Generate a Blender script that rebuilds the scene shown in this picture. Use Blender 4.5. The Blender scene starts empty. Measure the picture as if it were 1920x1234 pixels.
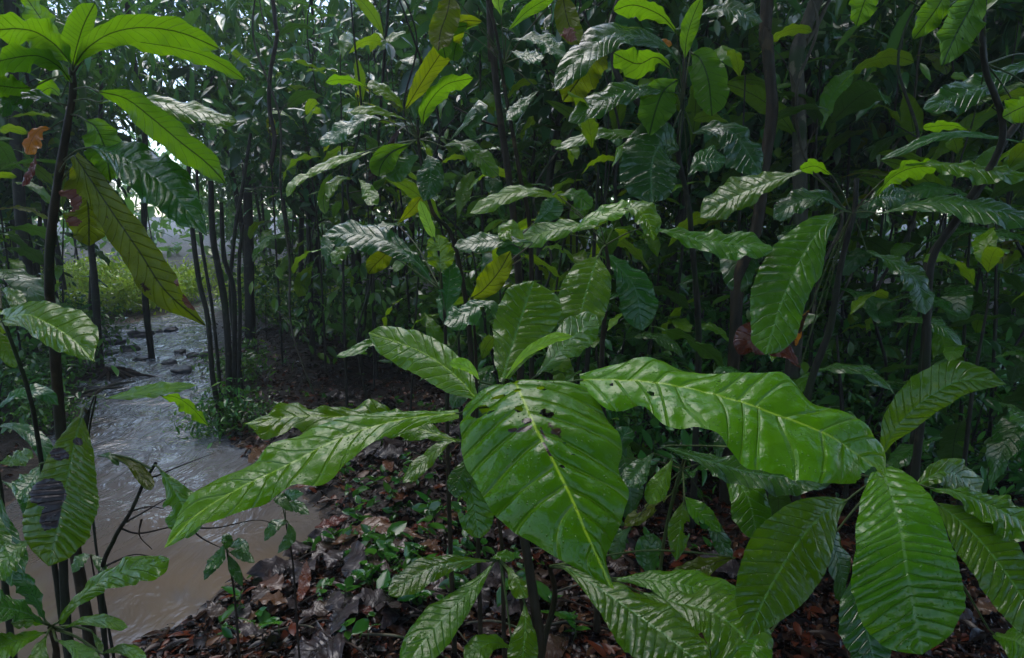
import bpy, math, random
import numpy as np
from mathutils import Vector, noise, Matrix
random.seed(7); rng = np.random.default_rng(11)
S = bpy.context.scene
C = S.collection
R_ = math.radians

# ------------------------------------------------------------------ camera
W_, H_, FPX = 1920.0, 1234.0, 1144.0
PITCH = R_(9.3)
CAM = np.array([0.0, 0.0, 1.45])
AR = np.array([1.0, 0, 0]); AU = np.array([0, math.sin(PITCH), math.cos(PITCH)]); AF = np.array([0, math.cos(PITCH), -math.sin(PITCH)])
cd = bpy.data.cameras.new('camera'); cam = bpy.data.objects.new('camera', cd); C.objects.link(cam)
cam.location = CAM; cam.rotation_euler = (R_(90) - PITCH, 0, 0)
cd.sensor_width = 36; cd.lens = 36 * FPX / W_; cd.clip_start = 0.02; cd.clip_end = 500
S.camera = cam
# ------------------------------------------------------------------ light
SUN_EL, SUN_AZ = R_(66), R_(-30)
w = bpy.data.worlds.new('World'); S.world = w; w.use_nodes = True
nt = w.node_tree; nt.nodes.clear()
sky = nt.nodes.new('ShaderNodeTexSky'); sky.sky_type = 'NISHITA'; sky.sun_disc = False
sky.sun_elevation = SUN_EL; sky.sun_rotation = SUN_AZ; sky.air_density = 1.0; sky.dust_density = 1.5; sky.ozone_density = 2.5
bgn = nt.nodes.new('ShaderNodeBackground'); bgn.inputs[1].default_value = 0.15
won = nt.nodes.new('ShaderNodeOutputWorld')
nt.links.new(sky.outputs[0], bgn.inputs[0]); nt.links.new(bgn.outputs[0], won.inputs[0])
sd = bpy.data.lights.new('sun', 'SUN'); sun = bpy.data.objects.new('sun', sd); C.objects.link(sun)
sd.energy = 0.5; sd.angle = R_(38); sd.color = (1.0, 0.98, 0.93)
sv = Vector((math.sin(SUN_AZ) * math.cos(SUN_EL), math.cos(SUN_AZ) * math.cos(SUN_EL), math.sin(SUN_EL)))
sun.rotation_euler = sv.to_track_quat('Z', 'Y').to_euler()
S.view_settings.view_transform = 'Standard'; S.view_settings.look = 'None'; S.view_settings.gamma = 1
S.view_settings.exposure = 1.6
S.render.engine = 'CYCLES'
S.cycles.use_denoising = True
S.cycles.max_bounces = 6; S.cycles.diffuse_bounces = 3; S.cycles.glossy_bounces = 3; S.cycles.transmission_bounces = 4
S.cycles.volume_bounces = 0; S.cycles.sample_clamp_indirect = 4; S.cycles.caustics_reflective = False; S.cycles.caustics_refractive = False

# ------------------------------------------------------------------ helpers
def un(x, y, d):
    x = np.asarray(x, float)[..., None]; y = np.asarray(y, float)[..., None]; d = np.asarray(d, float)[..., None]
    return CAM + d * ((x - 960) / FPX * AR + (617 - y) / FPX * AU + AF)
def gnd(x, y, z=0.0):
    v = (x - 960) / FPX * AR + (617 - y) / FPX * AU + AF
    t = (z - CAM[2]) / v[2]
    return CAM + t * v
def px_of(p):
    q = np.asarray(p) - CAM; d = q @ AF
    return 960 + FPX * (q @ AR) / d, 617 - FPX * (q @ AU) / d, d
def catmull(P, n, closed=False):
    P = np.asarray(P, float)
    if P.ndim == 1: P = P[:, None]
    k = len(P)
    if k == 2:
        t = np.linspace(0, 1, n)[:, None]; return P[0] * (1 - t) + P[1] * t
    # chord length parameter
    dl = np.linalg.norm(np.diff(P, axis=0), axis=1); s = np.concatenate([[0], np.cumsum(dl)]); 
    Q = np.vstack([2 * P[0] - P[1], P, 2 * P[-1] - P[-2]])
    out = np.empty((n, P.shape[1]))
    for j, tt in enumerate(np.linspace(0, s[-1], n)):
        i = min(np.searchsorted(s, tt, side='right') - 1, k - 2); i = max(i, 0)
        u = (tt - s[i]) / max(s[i + 1] - s[i], 1e-9)
        a, b, c, d = Q[i], Q[i + 1], Q[i + 2], Q[i + 3]
        out[j] = 0.5 * ((2 * b) + (-a + c) * u + (2 * a - 5 * b + 4 * c - d) * u * u + (-a + 3 * b - 3 * c + d) * u ** 3)
    return out
def prof_fn(tab, u):
    tab = np.asarray(tab, float)
    xs = tab[:, 0]; out = []
    for c in range(1, tab.shape[1]):
        ys = tab[:, c]
        m = np.gradient(ys, xs)
        i = np.clip(np.searchsorted(xs, u, side='right') - 1, 0, len(xs) - 2)
        h = xs[i + 1] - xs[i]; t = (u - xs[i]) / h
        o = (2*t**3-3*t**2+1)*ys[i] + (t**3-2*t**2+t)*h*m[i] + (-2*t**3+3*t**2)*ys[i+1] + (t**3-t**2)*h*m[i+1]
        out.append(np.maximum(o, 0))
    return out
PROF = {
 'ob': [(0,.05),(.1,.16),(.25,.42),(.45,.80),(.6,.98),(.74,1),(.87,.78),(.95,.45),(1,0)],
 'el': [(0,.04),(.08,.28),(.22,.70),(.42,1),(.6,.98),(.78,.72),(.9,.38),(1,0)],
 'st': [(0,.06),(.08,.35),(.2,.8),(.35,.97),(.6,1),(.8,.86),(.92,.55),(1,0)],
 'la': [(0,.08),(.12,.32),(.3,.8),(.45,1),(.6,.88),(.78,.55),(.92,.2),(1,0)],
}
def mesh_from(name, V, F, mats, uv=None, uv2=None, fmat=None, smooth=True):
    me = bpy.data.meshes.new(name)
    V = np.asarray(V, np.float32); F = np.asarray(F, np.int32)
    me.vertices.add(len(V)); me.vertices.foreach_set('co', V.ravel())
    k = F.shape[1]
    me.loops.add(F.size); me.loops.foreach_set('vertex_index', F.ravel())
    me.polygons.add(len(F)); me.polygons.foreach_set('loop_start', np.arange(0, F.size, k, dtype=np.int32))
    for m in mats: me.materials.append(m)
    if fmat is not None: me.polygons.foreach_set('material_index', np.asarray(fmat, np.int32))
    if uv is not None:
        l = me.uv_layers.new(name='UVMap'); l.data.foreach_set('uv', np.asarray(uv, np.float32)[F.ravel()].ravel())
    if uv2 is not None:
        l = me.uv_layers.new(name='vein'); l.data.foreach_set('uv', np.asarray(uv2, np.float32)[F.ravel()].ravel())
    me.update(calc_edges=True); me.validate()
    if smooth: me.shade_smooth()
    return me
def link(name, me, parent=None, loc=None):
    o = bpy.data.objects.new(name, me); C.objects.link(o)
    if loc is not None: o.location = loc
    if parent is not None: o.parent = parent
    return o
def tag(o, label, cat, group=None, kind=None):
    o['label'] = label; o['category'] = cat
    if group: o['group'] = group
    if kind: o['kind'] = kind
    return o
def thing(name, label, cat, loc=(0, 0, 0), group=None):
    o = bpy.data.objects.new(name, None); C.objects.link(o); o.location = loc; o.empty_display_size = .05
    return tag(o, label, cat, group)
def structure(o): o['kind'] = 'structure'; return o
def copy_tree(o, loc, rz=0, sc=1, label=None, tilt=(0, 0)):
    r = o.copy(); C.objects.link(r); r.location = loc; r.rotation_euler = (tilt[0], tilt[1], rz); r.scale = (sc, sc, sc)
    if label: r['label'] = label
    for ch in list(o.children):
        c = ch.copy(); C.objects.link(c); c.parent = r
        for g in ch.children:
            d = g.copy(); C.objects.link(d); d.parent = c
    return r
def grid_faces(nu, nv, off=0):
    i, j = np.meshgrid(np.arange(nu - 1), np.arange(nv - 1), indexing='ij')
    a = (i * nv + j).ravel() + off
    return np.stack([a, a + 1, a + nv + 1, a + nv], 1)
def snoise(P, f, seed=0):
    return np.array([noise.noise(Vector((float(p[0] * f + seed * 7.3), float(p[1] * f - seed * 3.1), float(p[2] * f + seed)))) for p in P])
def tube(pts, rad, seg=8, n=None, bump=0.0, seed=0):
    n = n or max(6, len(pts) * 6)
    P = catmull(pts, n); rr = np.interp(np.linspace(0, 1, n), np.linspace(0, 1, len(np.atleast_1d(rad))), np.atleast_1d(rad))
    T = np.gradient(P, axis=0); T /= np.linalg.norm(T, axis=1)[:, None] + 1e-9
    ref = np.array([0.37, 0.9, 0.2]); A = np.cross(T, ref); A /= np.linalg.norm(A, axis=1)[:, None] + 1e-9
    B = np.cross(T, A)
    th = np.linspace(0, 2 * np.pi, seg, endpoint=False)
    V = P[:, None, :] + rr[:, None, None] * (np.cos(th)[None, :, None] * A[:, None, :] + np.sin(th)[None, :, None] * B[:, None, :])
    if bump:
        nz = snoise(V.reshape(-1, 3) * np.array([1, 1, .35]), 1.2 / max(rr.mean(), .004) * .5, seed).reshape(n, seg)
        V = P[:, None, :] + (V - P[:, None, :]) * (1 + bump * nz)[..., None]
    i, j = np.meshgrid(np.arange(n - 1), np.arange(seg), indexing='ij')
    a = (i * seg + j).ravel(); b = (i * seg + (j + 1) % seg).ravel()
    F = np.stack([a, b, b + seg, a + seg], 1)
    V = np.vstack([V.reshape(-1, 3), P[-1:] + T[-1:] * rr[-1]]); top = len(V) - 1
    e = (n - 1) * seg + np.arange(0, seg)
    cap = np.stack([e, (n - 1) * seg + (np.arange(seg) + 1) % seg, np.full(seg, top), np.full(seg, top)], 1)
    return V, F, cap
def tube_mesh(name, parts, mat):
    Vs, Fs, off = [], [], 0
    for V, F, cap in parts:
        Vs.append(V); Fs.append(F + off); off += len(V)
    return mesh_from(name, np.vstack(Vs), np.vstack(Fs), [mat])

# ------------------------------------------------------------------ materials
class NT:
    def __init__(s, name):
        s.m = bpy.data.materials.new(name); s.m.use_nodes = True; s.t = s.m.node_tree; s.t.nodes.clear()
        s.out = s.t.nodes.new('ShaderNodeOutputMaterial')
    def n(s, typ, ins=None, **kw):
        nd = s.t.nodes.new('ShaderNode' + typ)
        for k, v in kw.items(): setattr(nd, k, v)
        for k, v in (ins or {}).items():
            if isinstance(v, bpy.types.NodeSocket): s.t.links.new(v, nd.inputs[k])
            else: nd.inputs[k].default_value = v
        return nd
    def math(s, op, a, b=None, clamp=False):
        ins = {0: a}
        if b is not None: ins[1] = b
        return s.n('Math', ins, operation=op, use_clamp=clamp).outputs[0]
    def mix(s, f, a, b):
        nd = s.t.nodes.new('ShaderNodeMix'); nd.data_type = 'RGBA'
        for i, v in ((0, f), (6, a), (7, b)):
            if isinstance(v, bpy.types.NodeSocket): s.t.links.new(v, nd.inputs[i])
            else: nd.inputs[i].default_value = v if i == 0 else (*v, 1)
        return nd.outputs[2]
    def ramp(s, v, lo, hi, a=0, b=1):
        return s.n('MapRange', {0: v, 1: lo, 2: hi, 3: a, 4: b}).outputs[0]
    def noise(s, scale, co=None, detail=3, rough=.55):
        ins = {'Scale': scale, 'Detail': detail, 'Roughness': rough}
        if co is not None: ins['Vector'] = co
        return s.n('TexNoise', ins).outputs[0]
    def done(s, sh): s.t.links.new(sh, s.out.inputs[0]); return s.m

def leaf_mat(name, col, col2, under, trans, rough=.16, vein=(.22, .42, .06), blem=0.0, tr=.4, midw=.035, veinamt=.45, blemcol=(.05, .025, .01), bump=.6, coat=.22):
    a = NT(name)
    geo = a.n('NewGeometry'); co = a.n('TexCoord').outputs['Object']
    oi = a.n('ObjectInfo').outputs['Random']
    uv = a.n('UVMap', uv_map='vein').outputs[0]; sep = a.n('SeparateXYZ', {0: uv})
    ph, av = sep.outputs[0], sep.outputs[1]
    fr = a.math('ABSOLUTE', a.math('SUBTRACT', a.math('FRACT', ph), .5))       # .5 at the vein
    vl = a.ramp(fr, .465, .492)
    mid = a.ramp(av, midw * 1.2, midw * .5)
    big = a.noise(7, co, 3); fine = a.noise(60, co, 3)
    c = a.mix(a.ramp(big, .35, .68), col, col2)
    hs = a.n('HueSaturation', {'Hue': a.ramp(oi, 0, 1, .485, .515), 'Saturation': 1.0, 'Value': a.ramp(a.math('FRACT', a.math('MULTIPLY', oi, 7.7)), 0, 1, .75, 1.25), 'Color': c}).outputs[0]
    hs = a.mix(a.math('MULTIPLY', a.ramp(a.noise(45, co, 4, .7), .4, .75), .35), hs, tuple(x * .55 for x in col))
    c = a.mix(a.math('MULTIPLY', vl, veinamt * .45), hs, vein)
    c = a.mix(a.math('MULTIPLY', mid, .85), c, vein)
    und = a.mix(a.math('MULTIPLY', a.math('MAXIMUM', vl, mid), .6), under, tuple(x * .35 for x in under))
    tcl = a.mix(a.ramp(big, .3, .7), trans, tuple(x * .7 for x in trans))
    tc = a.mix(a.math('MAXIMUM', a.math('MULTIPLY', vl, .55), a.math('MULTIPLY', mid, .92)), tcl, (.01, .012, .003))
    if blem > 0:
        bm = a.ramp(a.noise(14, co, 4, .65), .70 - .18 * blem, .73 - .18 * blem)
        halo = a.ramp(a.noise(9, co, 4, .6), .56, .68)
        c = a.mix(a.math('MULTIPLY', halo, .5 * blem), c, (.16, .15, .015)); tc = a.mix(a.math('MULTIPLY', halo, .5 * blem), tc, (.3, .22, .01))
        c = a.mix(bm, c, blemcol); tc = a.mix(bm, tc, (.02, .008, .002)); und = a.mix(bm, und, blemcol)
    bc = a.mix(geo.outputs['Backfacing'], c, und)
    dr = a.n('TexVoronoi', {'Vector': co, 'Scale': 170.0, 'Randomness': 1.0}); drop = a.math('MULTIPLY', a.ramp(dr.outputs['Distance'], .28, .05), a.ramp(a.noise(25, co, 2), .5, .62))
    h = a.math('ADD', a.math('MULTIPLY', fine, .35), a.math('MULTIPLY', drop, 1.1))
    h = a.math('ADD', h, a.math('MULTIPLY', a.noise(22, co, 2), 1.6))
    h = a.math('SUBTRACT', h, a.math('MULTIPLY', a.ramp(fr, .40, .5), .8))
    net = a.n('TexVoronoi', {'Vector': co, 'Scale': 95.0}, feature='DISTANCE_TO_EDGE').outputs['Distance']; h = a.math('ADD', h, a.math('MULTIPLY', a.ramp(net, 0, .12), .04))
    bp = a.n('Bump', {'Strength': bump, 'Distance': .005, 'Height': h}).outputs[0]
    ro = a.ramp(a.noise(13, co, 4, .65), .38, .62, rough * .7, rough + .22)
    ro = a.math('ADD', ro, a.math('MULTIPLY', geo.outputs['Backfacing'], .25))
    p = a.n('BsdfPrincipled', {'Base Color': bc, 'Roughness': ro, 'Normal': bp, 'IOR': 1.45, 'Coat Weight': coat, 'Coat Roughness': .045, 'Coat Normal': bp, 'Specular IOR Level': a.ramp(geo.outputs['Backfacing'], 0, 1, .34, .08)})
    t = a.n('BsdfTranslucent', {'Color': tc, 'Normal': bp})
    return a.done(a.n('MixShader', {0: tr, 1: p.outputs[0], 2: t.outputs[0]}).outputs[0])
M = {}
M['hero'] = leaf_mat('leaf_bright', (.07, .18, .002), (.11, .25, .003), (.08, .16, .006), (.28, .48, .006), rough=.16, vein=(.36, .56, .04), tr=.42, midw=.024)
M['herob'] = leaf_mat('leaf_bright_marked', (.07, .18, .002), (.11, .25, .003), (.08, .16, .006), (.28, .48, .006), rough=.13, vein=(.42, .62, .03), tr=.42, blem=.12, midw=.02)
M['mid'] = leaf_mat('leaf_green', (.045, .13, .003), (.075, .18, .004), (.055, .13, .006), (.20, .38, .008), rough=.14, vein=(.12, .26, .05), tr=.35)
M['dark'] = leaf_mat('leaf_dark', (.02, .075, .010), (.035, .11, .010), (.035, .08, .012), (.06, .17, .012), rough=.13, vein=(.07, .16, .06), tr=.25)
M['under'] = leaf_mat('leaf_backlit', (.03, .11, .005), (.045, .14, .006), (.05, .14, .006), (.20, .44, .006), rough=.2, vein=(.1, .2, .03), tr=.55, midw=.05)
M['old'] = leaf_mat('leaf_yellowing', (.07, .13, .003), (.13, .16, .003), (.10, .13, .002), (.22, .31, .003), rough=.2, vein=(.14, .16, .03), blem=.4, tr=.72, midw=.05)
M['spot'] = leaf_mat('leaf_spotted', (.04, .12, .004), (.10, .17, .004), (.06, .12, .004), (.26, .40, .005), rough=.15, vein=(.1, .2, .03), blem=.25, tr=.4)
M['young'] = leaf_mat('leaf_young', (.16, .38, .015), (.24, .46, .02), (.2, .4, .04), (.4, .7, .04), rough=.2, vein=(.4, .6, .1), tr=.5)
M['orange'] = leaf_mat('leaf_orange', (.42, .20, .01), (.34, .09, .01), (.4, .2, .02), (.6, .25, .01), rough=.25, vein=(.3, .1, .02), blem=.4, tr=.5)
M['brown'] = leaf_mat('leaf_dead', (.03, .014, .008), (.04, .02, .010), (.08, .04, .025), (.1, .04, .01), rough=.22, vein=(.03, .015, .008), tr=.12, veinamt=.8)
M['rust'] = leaf_mat('leaf_rusty', (.11, .026, .010), (.06, .02, .010), (.10, .035, .02), (.2, .05, .01), rough=.22, vein=(.06, .02, .01), tr=.12, veinamt=.6)
M['tan'] = leaf_mat('leaf_tan', (.10, .045, .018), (.06, .028, .014), (.10, .05, .025), (.2, .1, .03), rough=.3, vein=(.08, .04, .02), tr=.12)
M['black'] = leaf_mat('leaf_rotten', (.014, .010, .010), (.03, .018, .018), (.03, .02, .02), (.02, .01, .01), rough=.3, vein=(.02, .015, .012), tr=.03, coat=.1)

def foliage_mat(name, c1, c2, trans, rough=.2, tr=.3):
    a = NT(name); geo = a.n('NewGeometry'); oi = a.n('ObjectInfo').outputs['Random']
    r = geo.outputs['Random Per Island']
    c = a.mix(r, c1, c2)
    c = a.n('HueSaturation', {'Hue': a.ramp(oi, 0, 1, .48, .52), 'Saturation': 1.0, 'Value': a.ramp(a.math('FRACT', a.math('MULTIPLY', r, 17.3)), 0, 1, .4, 1.7), 'Color': c}).outputs[0]
    c = a.mix(a.math('GREATER_THAN', a.math('FRACT', a.math('MULTIPLY', r, 91.7)), .9), c, (.09, .19, .015))
    t = a.n('BsdfTranslucent', {'Color': (*trans, 1)})
    p = a.n('BsdfPrincipled', {'Base Color': c, 'Roughness': .16, 'IOR': 1.45, 'Coat Weight': .2, 'Coat Roughness': .08})
    return a.done(a.n('MixShader', {0: tr, 1: p.outputs[0], 2: t.outputs[0]}).outputs[0])
M['fol'] = foliage_mat('foliage_dark', (.016, .065, .026), (.035, .11, .03), (.05, .15, .03))
M['fol2'] = foliage_mat('foliage_green', (.025, .09, .025), (.06, .16, .025), (.09, .23, .02))
M['fol3'] = foliage_mat('foliage_light', (.045, .13, .02), (.10, .21, .03), (.12, .30, .03), rough=.3, tr=.4)
M['grass'] = foliage_mat('foliage_yellow_green', (.20, .34, .02), (.32, .44, .03), (.4, .6, .04), rough=.4, tr=.4)
M['seed'] = foliage_mat('foliage_seedling', (.035, .15, .02), (.07, .24, .025), (.1, .32, .03), rough=.2, tr=.3)

def bark_mat(name, c1, c2, c3, rough=.55, scale=30):
    a = NT(name); co = a.n('TexCoord').outputs['Object']
    mp = a.n('Mapping', {'Vector': co, 'Scale': (1, 1, .25)}).outputs[0]
    n1 = a.noise(scale, mp, 5, .65); n2 = a.noise(4, co, 3); n3 = a.noise(11, co, 4)
    c = a.mix(a.ramp(n1, .35, .65), c1, c2); c = a.mix(a.ramp(n2, .52, .64), c, c3)
    c = a.mix(a.ramp(n3, .6, .66), c, tuple(x * 1.8 for x in c2))
    bp = a.n('Bump', {'Strength': .7, 'Distance': .01, 'Height': n1}).outputs[0]
    return a.done(a.n('BsdfPrincipled', {'Base Color': c, 'Roughness': a.ramp(n3, .3, .7, rough - .1, rough + .2), 'Normal': bp, 'Specular IOR Level': .15}).outputs[0])
M['bark'] = bark_mat('bark_dark', (.008, .007, .005), (.020, .020, .012), (.014, .024, .007))
M['bark2'] = bark_mat('bark_grey', (.025, .024, .018), (.06, .055, .035), (.02, .035, .010))
M['barkr'] = bark_mat('bark_reddish', (.010, .008, .004), (.028, .020, .009), (.012, .016, .006))
M['stem'] = bark_mat('stem_green', (.03, .055, .012), (.05, .07, .02), (.04, .03, .012), rough=.45, scale=60)
M['twig'] = bark_mat('twig_bark', (.012, .009, .007), (.03, .02, .014), (.02, .016, .01))

def ground_mat():
    a = NT('wet_forest_floor'); co = a.n('TexCoord').outputs['Object']
    n1 = a.noise(3, co, 5); n2 = a.noise(18, co, 5, .65); n3 = a.noise(70, co, 4, .7)
    c = a.mix(a.ramp(n1, .4, .6), (.006, .004, .003), (.018, .011, .007)); c = a.mix(a.ramp(n2, .54, .68), c, (.04, .022, .012)); c = a.mix(a.ramp(n3, .64, .72), c, (.06, .035, .02))
    # sand in the stream bed and its shallow margin
    z = a.n('SeparateXYZ', {0: co}).outputs[2]
    sm = a.ramp(a.math('ADD', z, a.math('MULTIPLY', n2, .04)), -.02, -.05)
    sand = a.mix(a.ramp(n2, .35, .65), (.20, .115, .055), (.30, .18, .09))
    c = a.mix(sm, c, sand)
    h = a.math('ADD', n2, a.math('MULTIPLY', n3, .4))
    bp = a.n('Bump', {'Strength': .8, 'Distance': .02, 'Height': h}).outputs[0]
    return a.done(a.n('BsdfPrincipled', {'Base Color': c, 'Roughness': a.ramp(n2, .3, .7, .3, .8), 'Normal': bp, 'Specular IOR Level': .3}).outputs[0])
def water_mat():
    a = NT('muddy_stream_water'); co = a.n('TexCoord').outputs['Object']
    mp = a.n('Mapping', {'Vector': co, 'Rotation': (0, 0, R_(20)), 'Scale': (1.5, .45, 1)}).outputs[0]
    warp = a.n('TexNoise', {'Vector': co, 'Scale': 1.3, 'Detail': 2.0}).outputs[1]
    vm = a.n('VectorMath', {0: mp, 1: warp}, operation='ADD').outputs[0]
    n1 = a.noise(5, vm, 2, .5); n2 = a.noise(19, vm, 2, .5); n3 = a.noise(1.1, co, 3)
    far_sky = a.ramp(a.n('SeparateXYZ', {0: co}).outputs[1], 2.6, 4.2); c = a.mix(a.ramp(n3, .4, .62), (.085, .07, .056), (.125, .092, .062)); c = a.mix(far_sky, c, (.13, .14, .155)); c = a.mix(a.ramp(n1, .5, .72), c, (.10, .085, .075))  # muddy brown near; farther off a blue-grey sky reflection painted into the colour
    sep = a.n('SeparateXYZ', {0: co})
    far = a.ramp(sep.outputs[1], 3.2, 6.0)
    foam_sky = a.math('MULTIPLY', a.ramp(a.noise(9, vm, 5, .7), .53, .68), a.math('MULTIPLY', far, .75))  # foam streaks that also paint in the pale sky reflected on far ripples
    c = a.mix(foam_sky, c, (.50, .56, .62))
    h = a.math('ADD', n1, a.math('MULTIPLY', n2, .35))
    st = a.ramp(sep.outputs[1], 2.4, 6, .07, 1.0)
    bp = a.n('Bump', {'Strength': st, 'Distance': .09, 'Height': h}).outputs[0]
    return a.done(a.n('BsdfPrincipled', {'Base Color': c, 'Roughness': a.ramp(foam_sky, 0, 1, .08, .4), 'Normal': bp, 'IOR': 1.45, 'Transmission Weight': 0.0, 'Specular IOR Level': 1.0}).outputs[0])
def rock_mat():
    a = NT('wet_rock'); co = a.n('TexCoord').outputs['Object']; n1 = a.noise(9, co, 5, .6); n2 = a.noise(40, co, 4)
    c = a.mix(a.ramp(n1, .4, .6), (.012, .013, .016), (.04, .04, .045)); c = a.mix(a.ramp(n2, .62, .7), c, (.05, .07, .03))
    bp = a.n('Bump', {'Strength': .6, 'Distance': .02, 'Height': n1}).outputs[0]
    return a.done(a.n('BsdfPrincipled', {'Base Color': c, 'Roughness': .4, 'Specular IOR Level': .35, 'Normal': bp}).outputs[0])

# ------------------------------------------------------------------ terrain and stream
WZ = -0.045
right_px = [(470, 545), (440, 560), (405, 585), (392, 620), (398, 680), (402, 740), (410, 790), (440, 840), (520, 885), (610, 950), (612, 1005), (520, 1060), (430, 1110), (350, 1180), (255, 1210), (160, 1290), (60, 1400)]
left_px = [(-420, 1400), (-220, 1150), (-40, 1030), (15, 940), (70, 860), (125, 800), (158, 745), (178, 690), (188, 640), (192, 612), (260, 600), (350, 582), (390, 565), (410, 548)]
POLY = np.array([gnd(x, y, WZ)[:2] for x, y in right_px + left_px])
def inside_dist(X, Y):
    P = np.stack([X, Y], -1); n = len(POLY); dmin = np.full(X.shape, 1e9); ins = np.zeros(X.shape, bool)
    for i in range(n):
        a, b = POLY[i], POLY[(i + 1) % n]; ab = b - a
        t = np.clip(((P - a) @ ab) / (ab @ ab), 0, 1); q = a + t[..., None] * ab
        dmin = np.minimum(dmin, np.linalg.norm(P - q, axis=-1))
        cnd = ((a[1] > Y) != (b[1] > Y)) & (X < (b[0] - a[0]) * (Y - a[1]) / (b[1] - a[1] + 1e-12) + a[0])
        ins ^= cnd
    return np.where(ins, -dmin, dmin)
def terr(X, Y):
    X = np.asarray(X, float); Y = np.asarray(Y, float)
    d = inside_dist(X, Y)
    base = np.clip(d / .55, -1, 1); z = np.where(base < 0, -.045 + .09 * base * 1.0, -.045 + .075 * np.sin(np.clip(base, 0, 1) * math.pi / 2))
    z = z + .05 * np.clip(d - .5, 0, 3) * .5 + np.clip(Y - 16, 0, 60) * .05
    return z
def tz(x, y): return float(terr(np.array([x]), np.array([y]))[0])
xs = np.concatenate([np.linspace(-45, -6.2, 34), np.arange(-6, 3.6, .05), np.linspace(3.8, 45, 40)])
ys = np.concatenate([np.linspace(-12, .5, 18), np.arange(.6, 9, .05), np.linspace(9.2, 70, 90)])
X, Y = np.meshgrid(xs, ys, indexing='ij')
Z = terr(X, Y)
fl = np.stack([X.ravel(), Y.ravel(), np.zeros(X.size)], 1)
near = ((np.abs(X.ravel() + 1) < 6) & (Y.ravel() < 14))
nz = np.zeros(X.size); idx = np.nonzero(near)[0]
nz[idx] = snoise(fl[idx], 2.0, 1) * .035 + snoise(fl[idx], 7.0, 2) * .018
V = np.stack([X.ravel(), Y.ravel(), Z.ravel() + nz * np.where(Z.ravel() < -.05, .3, 1)], 1)
me = mesh_from('ground', V, grid_faces(len(xs), len(ys)), [ground_mat()])
structure(link('ground', me))
# water: grid clipped to the stream outline plus a margin
xw = np.arange(POLY[:, 0].min() - .3, POLY[:, 0].max() + .3, .08); yw = np.arange(POLY[:, 1].min() - .3, POLY[:, 1].max() + .3, .06)
XW, YW = np.meshgrid(xw, yw, indexing='ij'); DW = inside_dist(XW, YW)
fl = np.stack([XW.ravel(), YW.ravel(), np.zeros(XW.size)], 1)
F = grid_faces(len(xw), len(yw)); dd = DW.ravel(); F = F[(dd[F] < .16).any(axis=1)]
amp = np.clip((fl[:, 1] - 3.2) / 3.5, .06, 1)
zz = WZ + amp * .022 * snoise(fl * np.array([1, .6, 1]), 5, 3) + amp * .012 * snoise(fl, 11, 4)
used = np.unique(F); remap = -np.ones(len(fl), int); remap[used] = np.arange(len(used))
structure(link('stream', mesh_from('stream', np.stack([fl[used, 0], fl[used, 1], zz[used]], 1), remap[F], [water_mat()])))

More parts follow.
